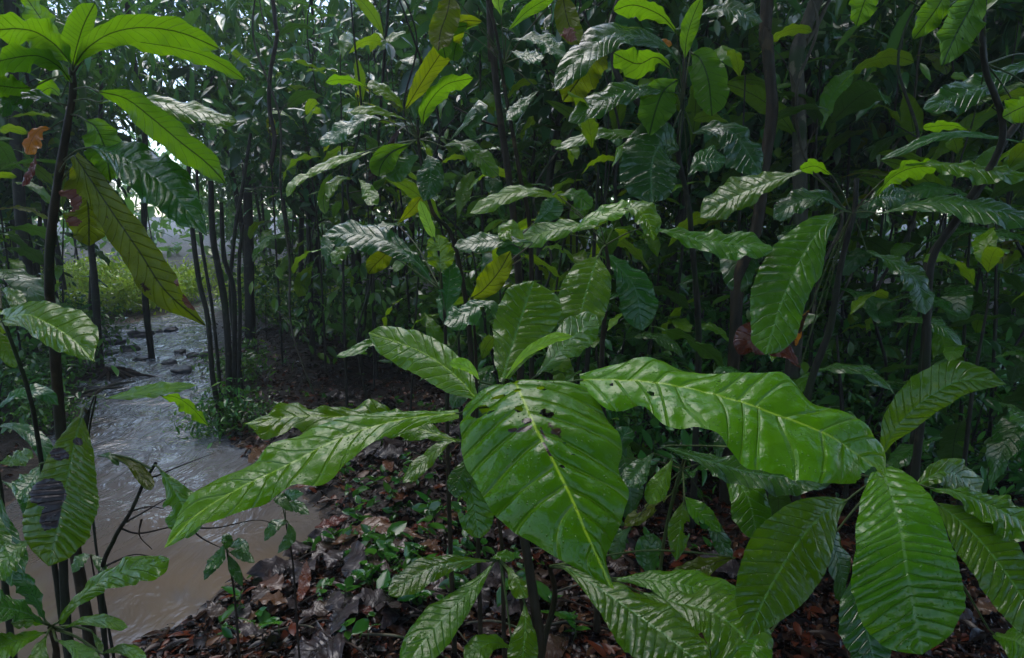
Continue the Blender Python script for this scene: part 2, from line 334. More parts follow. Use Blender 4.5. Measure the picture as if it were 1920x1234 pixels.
# ------------------------------------------------------------------ leaf blades
NHINT = {'u': (0, -.55, .83), 'c': (0, -.92, .4), 'b': (0, .62, .78), 'h': (0, .93, .35), 'l': (-.5, -.5, .7), 'r': (.5, -.5, .7), 'f': (0, -.25, .97),
         'bl': (-.5, .5, .7), 'br': (.5, .5, .7)}
def blade_mesh(name, Lp, Mp, Rp, Nh, mats, nv=17, K=13, slant=1.6, quilt=.5, wav=1.0, serr=.03, seed=0, holes=(), patches=(), wavf=3.2, fold=.10, curl=0.0, hash_noise=True):
    """Lp, Mp, Rp: rows of left edge, midrib, right edge. nv odd."""
    nu = len(Mp); u = np.linspace(0, 1, nu); v = np.linspace(-1, 1, nv)
    hw = np.maximum(np.linalg.norm(Lp - Mp, axis=1), np.linalg.norm(Rp - Mp, axis=1)); wmax = hw.max()
    LenM = np.linalg.norm(np.diff(Mp, axis=0), axis=1).sum()
    K = max(6, K); 
    ua, va = np.meshgrid(u, v, indexing='ij'); av = np.abs(va)
    w1 = np.array([noise.noise(Vector((float(x) * 5, seed * 2.3, 1.0))) for x in u]); w2 = np.array([noise.noise(Vector((float(x) * 5, seed * 2.3, 8.0))) for x in u])
    phase = ua * K + .9 * np.where(va < 0, w1[:, None], w2[:, None] + .25) - av * slant
    amp = np.array([[.75 + 1.1 * noise.noise(Vector((float(x) * 6, float(y) * 2, seed + .5))) for y in v] for x in u])
    vs = va * 1.0
    # toothed edge
    sr = 1 - serr * (1 - np.abs(2 * ((ua * K * 1.0 - slant) % 1) - 1)) * np.clip((av - .6) / .4, 0, 1)
    if serr > 0:
        e1 = np.array([noise.noise(Vector((float(x) * 9, seed * 1.7, 0))) for x in u]); e2 = np.array([noise.noise(Vector((float(x) * 9, seed * 1.7, 5))) for x in u])
        sr = sr * (1 + 2.2 * serr * np.where(va < 0, e1[:, None], e2[:, None]) * np.clip((av - .4) / .6, 0, 1))
    P = np.where((va < 0)[..., None], Mp[:, None, :] + (av * sr)[..., None] * (Lp - Mp)[:, None, :], Mp[:, None, :] + (av * sr)[..., None] * (Rp - Mp)[:, None, :])
    T = np.gradient(Mp, axis=0); Lat = Rp - Lp; Lat = Lat + 1e-6
    k = max(2, nu // 16); ker = np.ones(2 * k + 1) / (2 * k + 1)
    sm = lambda A: np.stack([np.convolve(np.pad(A[:, c], k, mode='edge'), ker, 'valid') for c in range(3)], 1)
    Nn = np.cross(sm(T), sm(Lat)); Nn /= np.linalg.norm(Nn, axis=1)[:, None] + 1e-12
    for i in range(nu):                                     # keep one side all along
        ref = Nn[i - 1] if i else np.asarray(Nh, float)
        if Nn[i] @ ref < 0: Nn[i] = -Nn[i]
    if Nn.mean(axis=0) @ np.asarray(Nh, float) < -0.3 * 0: Nn = -Nn
    env = np.clip(av / .12, 0, 1) * (1 - .35 * av)
    vb = np.abs(np.sin(math.pi * phase)) ** .8
    loc_w = (hw / wmax)[:, None]
    disp = quilt * .043 * wmax * (vb - .5) * env * loc_w * amp
    s1, s2 = seed * 1.3, seed * 2.1 + 2
    wv = np.where(va < 0, np.sin(2 * math.pi * wavf * ua + s1) + .5 * np.sin(2 * math.pi * wavf * 2.3 * ua + s2), np.sin(2 * math.pi * wavf * 1.13 * ua + s2) + .5 * np.sin(2 * math.pi * wavf * 2.1 * ua + s1))
    disp = disp + wav * .11 * wmax * wv * av ** 2 * loc_w ** .5
    disp = disp + fold * hw[:, None] * av - (fold * 1.5 + curl) * hw[:, None] * av ** 2.5
    Pf = P.reshape(-1, 3)
    if hash_noise: disp = disp + .05 * wmax * snoise(Pf, 1.6 / wmax, seed).reshape(nu, nv) * np.clip(av * 2, 0, 1) + .016 * wmax * snoise(Pf, 6 / wmax, seed + 3).reshape(nu, nv)
    P = P + disp[..., None] * Nn[:, None, :]
    F = grid_faces(nu, nv)
    # orientation
    a = P[nu // 2, nv // 2 + 1] - P[nu // 2, nv // 2]; b = P[nu // 2 + 1, nv // 2] - P[nu // 2, nv // 2]
    if np.cross(a, b) @ Nn[nu // 2] < 0: F = F[:, ::-1]
    uc = ua.ravel()[F].mean(axis=1); vc = va.ravel()[F].mean(axis=1); Lw = LenM / wmax
    def inside(e, j):
        eu, ev, ru, rv = e
        wob = np.array([noise.noise(Vector((float(x) * 14, float(y) * 5, seed + j))) for x, y in zip(uc, vc)]) * .55
        return ((uc - eu) / ru) ** 2 + ((vc - ev) / rv) ** 2 < 1 + wob
    keep = np.ones(len(F), bool); fm = np.zeros(len(F), int)
    for j, e in enumerate(patches): fm[inside(e, j + 20)] = 1
    for j, e in enumerate(holes):
        keep &= ~inside(e, j)
    F = F[keep]; fm = fm[keep]
    uv = np.stack([ua.ravel() * Lw, va.ravel()], 1); uv2 = np.stack([phase.ravel() + 50, av.ravel() * loc_w.repeat(nv, axis=1).ravel()], 1)
    return mesh_from(name, P.reshape(-1, 3), F, mats, uv, uv2, fm)

LCOUNT = [0]
def px_leaf(parent, pts, d, wd, N='u', mat='mid', prof='ob', K=14, wav=1.0, quilt=1.0, holes=(), patches=(), pmat='black', pet=None, fold=.1, curl=0.0, res=1, serr=.03, label=None, rows=None, kmax=1.5, slant=1.6, name='leaf', petr=.0022, wavf=3.2):
    """A leaf traced along its midrib: pts in photo pixels, d depths (start, ..., end), wd half widths (clockwise side, other side)."""
    LCOUNT[0] += 1; seed = LCOUNT[0]
    pts = np.asarray(pts, float)
    lenpx = np.linalg.norm(np.diff(pts, axis=0), axis=1).sum()
    nu = int(np.clip(lenpx * .28 * res, 26, 260)); nv = int(np.clip(max(wd) * .28 * res, 6, 54)) * 2 + 1
    if rows is None:
        dd = np.interp(np.linspace(0, 1, len(pts)), np.linspace(0, 1, len(d)), d)
        Q = catmull(np.column_stack([pts, dd * 300]), nu); Q[:, 2] /= 300
        T = np.gradient(Q[:, :2], axis=0); k = max(2, nu // 12); ker = np.ones(2 * k + 1) / (2 * k + 1)
        T = np.stack([np.convolve(np.pad(T[:, c], k, mode='edge'), ker, 'valid') for c in range(2)], 1); T /= np.linalg.norm(T, axis=1)[:, None] + 1e-9
        n = np.stack([-T[:, 1], T[:, 0]], 1)
        u = np.linspace(0, 1, nu); pf = prof_fn(PROF[prof] if isinstance(prof, str) else prof, u)
        wp = pf[0] * wd[0]; wm = (pf[1] if len(pf) > 1 else pf[0]) * wd[1]
        Nh = np.array(NHINT[N] if isinstance(N, str) else N, float); Nh /= np.linalg.norm(Nh)
        nR, nU, nF = Nh @ AR, Nh @ AU, Nh @ AF
        if abs(nF) < .3: nF = .3 * (1 if nF > 0 else -1)
        k3 = np.clip(-(n[:, 0] * nR - n[:, 1] * nU) / nF, -kmax, kmax)
        dm = Q[:, 2]
        A = un(Q[:, 0] + n[:, 0] * wp, Q[:, 1] + n[:, 1] * wp, dm + k3 * wp * dm / FPX)
        B = un(Q[:, 0] - n[:, 0] * wm, Q[:, 1] - n[:, 1] * wm, dm - k3 * wm * dm / FPX)
        Mp = un(Q[:, 0], Q[:, 1], dm)
    else:
        rows = np.asarray(rows, float)        # lx,ly,dl, mx,my,dm, rx,ry,dr
        rr = np.column_stack([un(rows[:, c], rows[:, c + 1], rows[:, c + 2]) for c in (0, 3, 6)])
        s = catmull(rr, nu); A, Mp, B = s[:, :3], s[:, 3:6], s[:, 6:]
        Nh = np.array(NHINT[N] if isinstance(N, str) else N, float)
    base = Mp[0].copy()
    mats = [M[mat], M[pmat]] if patches else [M[mat]]
    me = blade_mesh(name, A - base, Mp - base, B - base, Nh, mats, nv=nv, K=K, slant=slant, quilt=quilt, wav=wav, seed=seed, holes=holes, patches=patches, fold=fold, curl=curl, serr=serr, wavf=wavf)
    o = link(name, me, parent, base - np.array(parent.location) if parent else base)
    if label and parent: o['label'] = label
    if pet is not None:
        a = un(*pet) if len(pet) == 3 else un(pet[0], pet[1], d[0] + .03)
        b = Mp[0]; m = (a + b) / 2 + np.array([0, 0, .02 * np.linalg.norm(a - b) * 3]); e = Mp[2]
        link('petiole', tube_mesh('petiole', [tube([a - base, m - base, b - base, e - base], [petr * 1.4, petr, petr, petr * .8], 6, 14)], M['stem']), o, (0, 0, 0))
    return o
def px_plant(name, label, cat, stem, r, smat='barkr', group=None, root=True):
    """stem: photo pixels with depth from the top down; continues to the ground."""
    P = np.array([un(*s) for s in stem])
    if root and P[-1][2] > tz(P[-1][0], P[-1][1]) + .02:
        g = tz(P[-1][0], P[-1][1]) - .03; e = P[-1] + (P[-1] - P[-2]) * .2
        P = np.vstack([P, [e[0], e[1], (P[-1][2] + g) / 2 if P[-1][2] > .3 else g * .5 + P[-1][2] * .5], [e[0] + .01, e[1] + .01, g]])
    base = P[-1]; t = thing(name, label, cat, tuple(base), group)
    rr = [r * .55, r * .8, r, r * 1.1, r * 1.3]
    link('stem', tube_mesh('stem', [tube(P - base, rr, 9, len(P) * 8, .18, len(name))], M[smat]), t)
    return t

# ---- hero sapling in the middle -----------------------------------------
A = px_plant('broadleaf_sapling', 'bright green young tree in the centre foreground, its big holed leaf hanging forward', 'sapling',
    [(948, 712, 1.16), (952, 780, 1.18), (965, 900, 1.2), (985, 1020, 1.2), (1005, 1150, 1.2), (1012, 1234, 1.2)], .011)
px_leaf(A, [(0, 0), (300, 450)], (1, 1), (150, 120), N='u', mat='herob', K=12, wav=.3, quilt=1.5, fold=.06, curl=.1, res=2.4, serr=.012, pmat='brown', name='leaf',
    label='large drooping front leaf with holes and a curved drip tip', pet=(950, 770, 1.17), slant=1.2,
    holes=[(.52, .3, .004, .02), (.57, .36, .003, .02), (.25, -.5, .004, .03), (.335, -.66, .022, .16), (.41, .21, .017, .07), (.385, -.10, .017, .07), (.29, -.03, .008, .06), (.22, .0, .02, .05), (.285, .30, .012, .06), (.30, -.34, .008, .11), (.62, .10, .006, .04), (.13, .28, .006, .12), (.21, .14, .012, .04), (.36, -.5, .008, .06)],
    patches=[(.44, -.06, .012, .06), (.47, -.15, .010, .10), (.50, .06, .03, .018), (.56, .0, .03, .018), (.46, -.28, .006, .06)],
    rows=[(905, 775, 1.20, 955, 765, 1.18, 1000, 770, 1.20), (880, 745, 1.19, 958, 735, 1.15, 1060, 735, 1.17), (868, 748, 1.13, 965, 718, 1.11, 1096, 708, 1.10), (859, 790, 1.07, 982, 752, 1.05, 1135, 760, 1.04), (862, 845, 1.02, 1003, 800, 1.00, 1163, 815, .99), (886, 900, .98, 1030, 850, .96, 1160, 875, .95),
          (915, 950, .94, 1058, 905, .925, 1178, 915, .92), (958, 992, .91, 1080, 952, .90, 1167, 968, .90), (1004, 1019, .885, 1100, 1000, .88, 1150, 1015, .885), (1055, 1052, .87, 1119, 1040, .87, 1138, 1045, .875), (1110, 1081, .86, 1133, 1072, .86, 1141, 1070, .865), (1147, 1104, .855, 1149, 1105, .855, 1151, 1102, .855)])
px_leaf(A, [(1088, 712), (1150, 712), (1250, 720), (1350, 742), (1450, 775), (1550, 815), (1620, 862), (1660, 895)], (1.13, 1.02, .93, .95), (100, 62), mat='hero', K=12, wav=.7, quilt=.55, serr=.03, res=1.3, slant=1.0, wavf=2.2, kmax=1.1,
    prof=[(0, .12, .15), (.09, .52, .4), (.14, .48, .5), (.19, .40, .72), (.28, .80, .75), (.4, .72, .62), (.5, .80, .95), (.6, 1, 1.2), (.7, .95, .95), (.8, .92, .9), (.88, .72, .75), (.96, .3, .45), (1, 0, 0)],
    holes=[(.225, -.42, .012, .07), (.1, -.2, .006, .06), (.42, .55, .004, .03), (.955, -.5, .02, .5)], pet=(965, 760, 1.18), label='long arching leaf reaching right, pale midrib')
px_leaf(A, [(860, 775), (780, 782), (700, 800), (620, 830), (540, 872), (450, 915), (370, 965), (308, 1028)], (1.12, 1.0, .9), (42, 48), mat='hero', K=13, wav=.5, quilt=.25, res=1.1, pet=(948, 765, 1.17), wavf=3, kmax=1.2,
    prof=[(0, .2, .2), (.12, .3, .35), (.25, .55, .55), (.38, 1.05, .95), (.48, 1.0, 1.2), (.56, 1.15, .8), (.64, .8, .9), (.74, .95, .75), (.86, .8, .5), (.94, .35, .3), (1, 0, 0)], label='long narrow leaf trailing to the lower left')
px_leaf(A, [(745, 795), (700, 785), (640, 781), (560, 781), (500, 788), (455, 795)], (1.25, 1.22, 1.15), (32, 32), mat='hero', K=9, wav=1.6, quilt=1.2, pet=(880, 775, 1.2), prof=[(0, .3, .3), (.2, 1.1, .8), (.35, .6, .9), (.5, .5, 1), (.65, .95, .75), (.8, .5, 1), (.92, .25, .6), (1, 0, 0)], label='short leaf with a wavy rim behind the long left leaf')
px_leaf(A, [(862, 830), (820, 815), (770, 800), (720, 790), (690, 784)], (1.15, 1.2), (26, 26), mat='hero', K=9, quilt=.5, pet=(955, 800, 1.18))
px_leaf(A, [(895, 750), (865, 715), (830, 685), (790, 660), (740, 640), (690, 624)], (1.18, 1.4), (34, 42), N='l', mat='hero', K=12, wav=.6, quilt=.7, pet=(945, 760, 1.18), prof='st')
px_leaf(A, [(900, 716), (888, 698), (868, 684), (842, 682)], (1.13, 1.12), (13, 10), N='c', mat='young', K=7, wav=1.5, quilt=.4, pet=(945, 735, 1.15), label='small yellow-green unfolding leaf')
px_leaf(A, [(942, 716), (952, 675), (966, 630), (982, 580), (1000, 527)], (1.16, 1.25, 1.32), (62, 46), N=(.1, -.9, .4), mat='mid', K=14, wav=.5, quilt=1.0, res=1.3, pet=(948, 745, 1.16), prof=[(0, .12, .12), (.15, .35, .45), (.35, .7, .8), (.55, .95, 1), (.75, 1.1, 1.0), (.88, 1.0, .85), (.96, .8, .4), (1, .2, .1)], label='upright leaf with a shiny blue sheen behind the crown')
px_leaf(A, [(944, 716), (962, 690), (985, 664), (1015, 645), (1045, 633), (1074, 631)], (1.14, 1.12), (9, 11), N='c', mat='young', K=9, wav=1.6, quilt=.3, pet=(948, 740, 1.16), label='slim yellow-green young leaf')
px_leaf(A, [(1005, 705), (1035, 675), (1060, 645), (1090, 618), (1118, 590)], (1.25, 1.5), (34, 34), mat='mid', K=10, pet=(955, 760, 1.17))

# ---- lower leaves in front, centre bottom -------------------------------
B_ = px_plant('understorey_sapling', 'low sapling under the central plant with two leaves fanning to the bottom edge', 'sapling', [(935, 1048, 1.3), (975, 1110, 1.33), (990, 1234, 1.35)], .009)
for a in (dict(pts=[(918, 1052), (870, 1052), (810, 1065), (765, 1090), (728, 1116)], d=(1.28, 1.15), wd=(26, 26), mat='mid', K=12, wav=.6),
          dict(pts=[(925, 1055), (890, 1100), (850, 1140), (805, 1190), (755, 1260)], d=(1.28, 1.05), wd=(38, 38), mat='mid', K=12, wav=.4, quilt=.6),
          dict(pts=[(984, 1130), (985, 1170), (982, 1215), (975, 1270)], d=(1.2, 1.1), wd=(30, 28), mat='mid', K=10, N='c', quilt=.4),
          dict(pts=[(920, 1048), (940, 1042), (965, 1046)], d=(1.28, 1.3), wd=(10, 12), mat='mid', K=6),
          dict(pts=[(948, 1060), (965, 1080), (988, 1122)], d=(1.28, 1.2), wd=(22, 20), mat='mid', K=6, holes=[(.4, .8, .2, .5)]),
          dict(pts=[(960, 1215), (920, 1205), (870, 1234)], d=(1.2, 1.1), wd=(24, 24), mat='mid', K=8)):
    px_leaf(B_, pet=(938, 1050, 1.3), **a)
HD = px_plant('drooping_leaf_seedling', 'dark green lobed leaves hanging just behind the left edge of the big hole-marked leaf', 'seedling', [(895, 830, 1.5), (915, 900, 1.55), (940, 1010, 1.6)], .006)
for a in (dict(pts=[(890, 850), (885, 900), (890, 950), (900, 1010)], d=(1.45, 1.4), wd=(34, 34), mat='mid', K=10, N='c', holes=[(.6, -.7, .1, .3)]),
          dict(pts=[(885, 850), (870, 880), (850, 930)], d=(1.45, 1.4), wd=(22, 22), mat='dark', K=10, N='c'),
          dict(pts=[(870, 825), (835, 830), (790, 870), (755, 905)], d=(1.5, 1.4), wd=(14, 16), mat='mid', K=10)):
    px_leaf(HD, pet=(900, 850, 1.5), **a)
# right-hand fan below the front leaf
Bf = px_plant('fan_leaf_sapling', 'sapling low under the front leaf tip with long leaves crossing the bottom centre right', 'sapling', [(1030, 1062, 1.3), (1040, 1120, 1.35), (1015, 1234, 1.38)], .009)
for a in (dict(pts=[(1055, 1062), (1120, 1100), (1190, 1150), (1260, 1200), (1330, 1262)], d=(1.25, 1.0), wd=(70, 50), mat='mid', K=16, wav=.5, quilt=1.1, res=1.2),
          dict(pts=[(1150, 1085), (1200, 1085), (1260, 1092), (1340, 1115), (1400, 1150)], d=(1.35, 1.25), wd=(45, 35), mat='mid', K=14, wav=.5, quilt=1),
          dict(pts=[(1200, 1110), (1270, 1130), (1340, 1150), (1400, 1200), (1430, 1260)], d=(1.3, 1.1), wd=(60, 55), mat='mid', K=16, quilt=1.2, res=1.1),
          dict(pts=[(1380, 1045), (1340, 1055), (1290, 1080), (1250, 1110)], d=(1.4, 1.35), wd=(26, 26), mat='old', K=12)):
    px_leaf(Bf, pet=(1032, 1062, 1.3), **a)

# ---- big right-hand plant -----------------------------------------------
Cp = px_plant('fan_leaf_sapling', 'sapling at the lower right with a round fan of ribbed oval leaves hanging down', 'sapling', [(1640, 905, 1.2), (1625, 1000, 1.3), (1610, 1130, 1.4), (1600, 1260, 1.45)], .012)
for a in (dict(pts=[(1652, 880), (1672, 930), (1690, 1000), (1702, 1080), (1715, 1150), (1730, 1228)], d=(1.15, .95, .92), wd=(104, 100), N='c', mat='mid', K=17, wav=.25, quilt=1.05, res=1.4, serr=.012, prof=[(0, .2), (.1, .5), (.25, .74), (.42, .88), (.6, 1), (.75, 1), (.87, .8), (.95, .5), (1, 0)], fold=.06, label='largest oval leaf hanging in the middle of the fan'),
          dict(pts=[(1588, 938), (1545, 962), (1505, 1005), (1465, 1065), (1430, 1130), (1400, 1200)], d=(1.2, 1.0), wd=(75, 75), N='c', mat='mid', K=17, wav=.3, quilt=1.05, res=1.3, serr=.012, prof='el', fold=.06),
          dict(pts=[(1652, 855), (1672, 815), (1705, 775), (1750, 738), (1810, 712), (1888, 720)], d=(1.2, 1.15), wd=(34, 46), N='c', mat='mid', K=16, wav=.7, quilt=1.4, res=1.2, prof='el', label='leaf pointing up right with a bent tip'),
          dict(pts=[(1745, 915), (1790, 922), (1850, 945), (1910, 975), (1980, 1010)], d=(1.15, 1.1), wd=(38, 30), mat='mid', K=14, quilt=1.4),
          dict(pts=[(1758, 945), (1810, 985), (1860, 1040), (1910, 1110), (1960, 1200)], d=(1.15, 1.0), wd=(52, 52), N='c', mat='mid', K=16, wav=.6, quilt=1.2, res=1.2, prof='st'),
          dict(pts=[(1710, 930), (1735, 900), (1780, 885), (1840, 925)], d=(1.3, 1.35), wd=(30, 30), N='u', mat='mid', K=12, quilt=1.4),
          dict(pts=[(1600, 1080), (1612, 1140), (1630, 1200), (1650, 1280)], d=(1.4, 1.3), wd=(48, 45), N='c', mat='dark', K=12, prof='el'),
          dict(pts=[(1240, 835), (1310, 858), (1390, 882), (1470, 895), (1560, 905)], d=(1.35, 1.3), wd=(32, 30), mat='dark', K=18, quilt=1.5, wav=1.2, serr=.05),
          dict(pts=[(1860, 1190), (1900, 1200), (1960, 1230)], d=(1.3, 1.2), wd=(45, 40), mat='mid', K=12),
          dict(pts=[(1450, 1180), (1420, 1200), (1400, 1250)], d=(1.2, 1.1), wd=(40, 40), mat='mid', K=10)):
    px_leaf(Cp, pet=(1648, 900, 1.22), **a)
# small plant under the right leaf
D_ = px_plant('small_shrub', 'small dark shrub with oval leaves in the hollow below the long right-hand leaf', 'shrub', [(1285, 850, 1.5), (1262, 930, 1.55), (1240, 1050, 1.6)], .005, smat='stem')
for a in (dict(pts=[(1225, 850), (1200, 880), (1175, 912)], d=(1.5, 1.4), wd=(24, 24), mat='dark', K=10), dict(pts=[(1262, 858), (1240, 900), (1215, 945)], d=(1.45, 1.4), wd=(20, 22), mat='mid', K=10),
          dict(pts=[(1335, 868), (1375, 895), (1405, 940), (1420, 1012)], d=(1.45, 1.3), wd=(38, 36), N='c', mat='mid', K=12, prof='ob', quilt=1.05), dict(pts=[(1290, 855), (1330, 865), (1370, 900)], d=(1.5, 1.4), wd=(15, 18), mat='dark', K=9),
          dict(pts=[(1284, 932), (1310, 960), (1352, 998)], d=(1.4, 1.35), wd=(18, 20), mat='mid', K=9, prof='el', N='c', holes=[(.7, -.9, .12, .4)]), dict(pts=[(1282, 940), (1275, 990), (1268, 1052)], d=(1.42, 1.35), wd=(22, 20), mat='mid', K=9, prof='el', N='c', holes=[(.45, .8, .12, .45)]),
          dict(pts=[(1320, 940), (1345, 1000), (1370, 1050)], d=(1.6, 1.6), wd=(16, 16), mat='dark', K=9), dict(pts=[(1260, 925), (1210, 960), (1170, 985)], d=(1.5, 1.5), wd=(15, 14), mat='old', K=12, holes=[(.3, .6, .1, .5), (.6, -.7, .1, .5)]),
          dict(pts=[(1185, 985), (1165, 1010), (1150, 1050)], d=(1.5, 1.5), wd=(16, 14), mat='dark', K=10), dict(pts=[(1175, 860), (1165, 830), (1180, 800)], d=(1.6, 1.6), wd=(20, 20), mat='dark', K=9),
          dict(pts=[(1230, 1090), (1215, 1045), (1225, 1000)], d=(1.7, 1.7), wd=(26, 26), mat='dark', K=9)):
    px_leaf(D_, pet=(1280, 880, 1.5), petr=.0015, **a)

# ---- tall plant at upper left -------------------------------------------
L1 = px_plant('tall_leaf_sapling', 'tall sapling at the upper left with long backlit leaves and a dark knotted stem', 'sapling', [(135, 128, 1.7), (137, 170, 1.7), (128, 225, 1.7), (112, 320, 1.72), (98, 420, 1.75), (92, 520, 1.8), (102, 640, 1.9), (112, 780, 2.0)], .016)
for a in (dict(pts=[(136, 122), (145, 85), (158, 45), (178, 6)], d=(1.68, 1.62), wd=(20, 34), N='h', mat='under', K=15, prof='st', quilt=.3, wav=.3),
          dict(pts=[(140, 122), (165, 90), (210, 62), (270, 52), (340, 62), (412, 92)], d=(1.68, 1.5, 1.45), wd=(26, 28), N='b', mat='under', K=15, prof='st', quilt=.4, wav=.5),
          dict(pts=[(205, 68), (270, 80), (340, 92), (400, 112), (460, 150)], d=(1.6, 1.5), wd=(17, 14), N='b', mat='under', K=14, prof='st', quilt=.4, wav=.8),
          dict(pts=[(132, 118), (100, 82), (60, 58), (10, 55), (-40, 65)], d=(1.68, 1.55), wd=(28, 26), N='b', mat='under', K=14, quilt=.4, prof='st'),
          dict(pts=[(134, 155), (110, 125), (70, 105), (20, 110), (-40, 125)], d=(1.68, 1.5), wd=(24, 26), N='b', mat='under', K=14, quilt=.4),
          dict(pts=[(134, 118), (115, 85), (80, 40), (45, -10)], d=(1.7, 1.7), wd=(22, 22), N='b', mat='under', K=14),
          dict(pts=[(185, 172), (235, 185), (285, 222), (340, 268), (390, 308), (424, 345)], d=(1.62, 1.5), wd=(26, 28), N='b', mat='under', K=16, prof='st', quilt=.4, wav=.4, pet=(137, 168, 1.7)),
          dict(pts=[(185, 192), (230, 186), (290, 190), (360, 205), (445, 228)], d=(1.65, 1.7), wd=(22, 14), N='u', mat='mid', K=14, quilt=.8, pet=(136, 190, 1.7)),
          dict(pts=[(160, 225), (180, 240), (197, 280), (208, 342)], d=(1.66, 1.6), wd=(36, 34), N='h', mat='under', K=12, prof='el', pet=(132, 215, 1.7)),
          dict(pts=[(172, 276), (215, 288), (270, 318), (325, 362), (388, 442)], d=(1.62, 1.45), wd=(46, 46), N='u', mat='dark', K=14, quilt=1.4, wav=1.2, serr=.06, res=1.2, prof='el', pet=(120, 300, 1.7), label='drooping leaf whose wet upper face gleams white'),
          dict(pts=[(140, 292), (175, 345), (215, 405), (260, 470), (310, 545), (386, 612)], d=(1.62, 1.4), wd=(34, 34), N='h', mat='old', K=16, prof=[(0, .3), (.15, .7), (.35, .9), (.5, 1), (.7, 1), (.82, .7), (.92, .3), (1, 0)], wav=.6, quilt=.4, patches=[(.87, .8, .04, .5), (.76, .9, .02, .2)], pmat='rust', pet=(110, 325, 1.72), res=1.1, label='long yellowing leaf hanging diagonally, brown at the rim'),
          dict(pts=[(150, 300), (160, 350), (166, 400), (167, 462)], d=(1.72, 1.65), wd=(44, 40), N='h', mat='old', K=12, prof='st', patches=[(.45, -.75, .14, .5), (.72, -.65, .06, .3)], pmat='rust', holes=[(.5, -1, .1, .3)], pet=(105, 355, 1.73)),
          dict(pts=[(96, 240), (75, 243), (60, 262), (50, 290)], d=(1.7, 1.65), wd=(14, 20), N='c', mat='orange', K=8, wav=1.2, pet=(125, 225, 1.7), label='curled orange dying leaf'),
          dict(pts=[(68, 285), (60, 315), (42, 350)], d=(1.7, 1.65), wd=(7, 9), N='c', mat='rust', K=7, wav=1.5, pet=(75, 262, 1.7)),
          dict(pts=[(115, 195), (70, 180), (20, 190), (-30, 210)], d=(1.68, 1.5), wd=(20, 20), N='u', mat='dark', K=12, quilt=1.2, pet=(130, 200, 1.7)),
          dict(pts=[(60, 165), (30, 165), (-10, 160)], d=(1.6, 1.5), wd=(24, 24), N='b', mat='under', K=12),
          dict(pts=[(115, 182), (95, 165), (70, 178)], d=(1.7, 1.72), wd=(18, 18), N='h', mat='under', K=8)):
    a.setdefault('pet', (136, 140, 1.7)); px_leaf(L1, **a)
# left edge
L2 = px_plant('glossy_leaf_sapling', 'slender dark sapling at the left edge with one broad glossy leaf held over the stream', 'sapling', [(2, 590, 1.2), (25, 650, 1.22), (55, 740, 1.28), (75, 850, 1.35)], .006, smat='bark')
px_leaf(L2, [(4, 600), (50, 590), (100, 612), (140, 640), (178, 680)], (1.2, 1.08), (36, 46), N='u', mat='hero', K=11, wav=.5, quilt=1.05, res=1.4, prof=[(0, .3, .3), (.15, .6, .45), (.35, .95, .8), (.55, 1, 1.1), (.75, .8, 1.1), (.88, .4, .7), (.95, .12, .2), (1, 0, 0)], pet=(3, 605, 1.2))
px_leaf(L2, [(0, 540), (20, 550), (45, 575)], (1.3, 1.25), (18, 16), mat='mid', K=8, pet=(2, 580, 1.25))
px_leaf(L2, [(-30, 600), (10, 650), (30, 690)], (1.5, 1.5), (18, 16), mat='mid', K=8, pet=(12, 620, 1.25))
L3 = px_plant('spotted_leaf_sapling', 'sapling at the left edge holding one upright hanging leaf with a large dark rotten patch', 'sapling', [(165, 770, 1.3), (150, 850, 1.32), (128, 960, 1.35), (120, 1100, 1.4)], .010, smat='bark')
px_leaf(L3, [(152, 784), (140, 830), (126, 900), (112, 970), (92, 1062)], (1.1, 1.0), (72, 64), N='c', mat='spot', K=19, wav=.3, quilt=1.4, prof=[(0, .12, .1), (.12, .35, .4), (.3, .62, .75), (.5, .85, 1), (.68, 1, 1), (.82, .9, .8), (.92, .6, .5), (1, 0, 0)],
        patches=[(.53, -.45, .10, .55), (.68, -.22, .09, .25), (.27, -.55, .04, .45), (.16, .2, .025, .3)], pmat='black', res=1.4, pet=(162, 772, 1.3), label='hanging leaf with a black rotten patch and yellowing tip')
px_leaf(L3, [(75, 870), (60, 900), (30, 935)], (1.3, 1.2), (26, 22), mat='dark', K=9, pet=(140, 860, 1.32))
px_leaf(L3, [(60, 1010), (20, 1040), (-20, 1080)], (1.2, 1.1), (26, 28), mat='mid', K=9, pet=(125, 990, 1.35))
L4 = px_plant('arching_leaf_seedling', 'small plant over the stream with one flat arching leaf seen edge on', 'seedling', [(160, 790, 1.9), (180, 740, 1.9), (165, 850, 2.0)], .004, smat='bark')
px_leaf(L4, [(200, 748), (250, 738), (310, 728), (372, 722)], (1.85, 1.75), (12, 13), N='u', mat='hero', K=10, quilt=.6, prof='el', pet=(180, 742, 1.9))
px_leaf(L4, [(300, 742), (330, 745), (360, 765), (392, 800)], (1.8, 1.85), (14, 8), N='b', mat='under', K=10, prof='el', pet=(230, 745, 1.88))
L7 = px_plant('dark_leaf_sapling', 'dim sapling at the far left edge, dark leaves beside the spotted leaf', 'sapling', [(-20, 760, 1.5), (-10, 850, 1.52), (5, 960, 1.55), (10, 1100, 1.6)], .008, smat='bark')
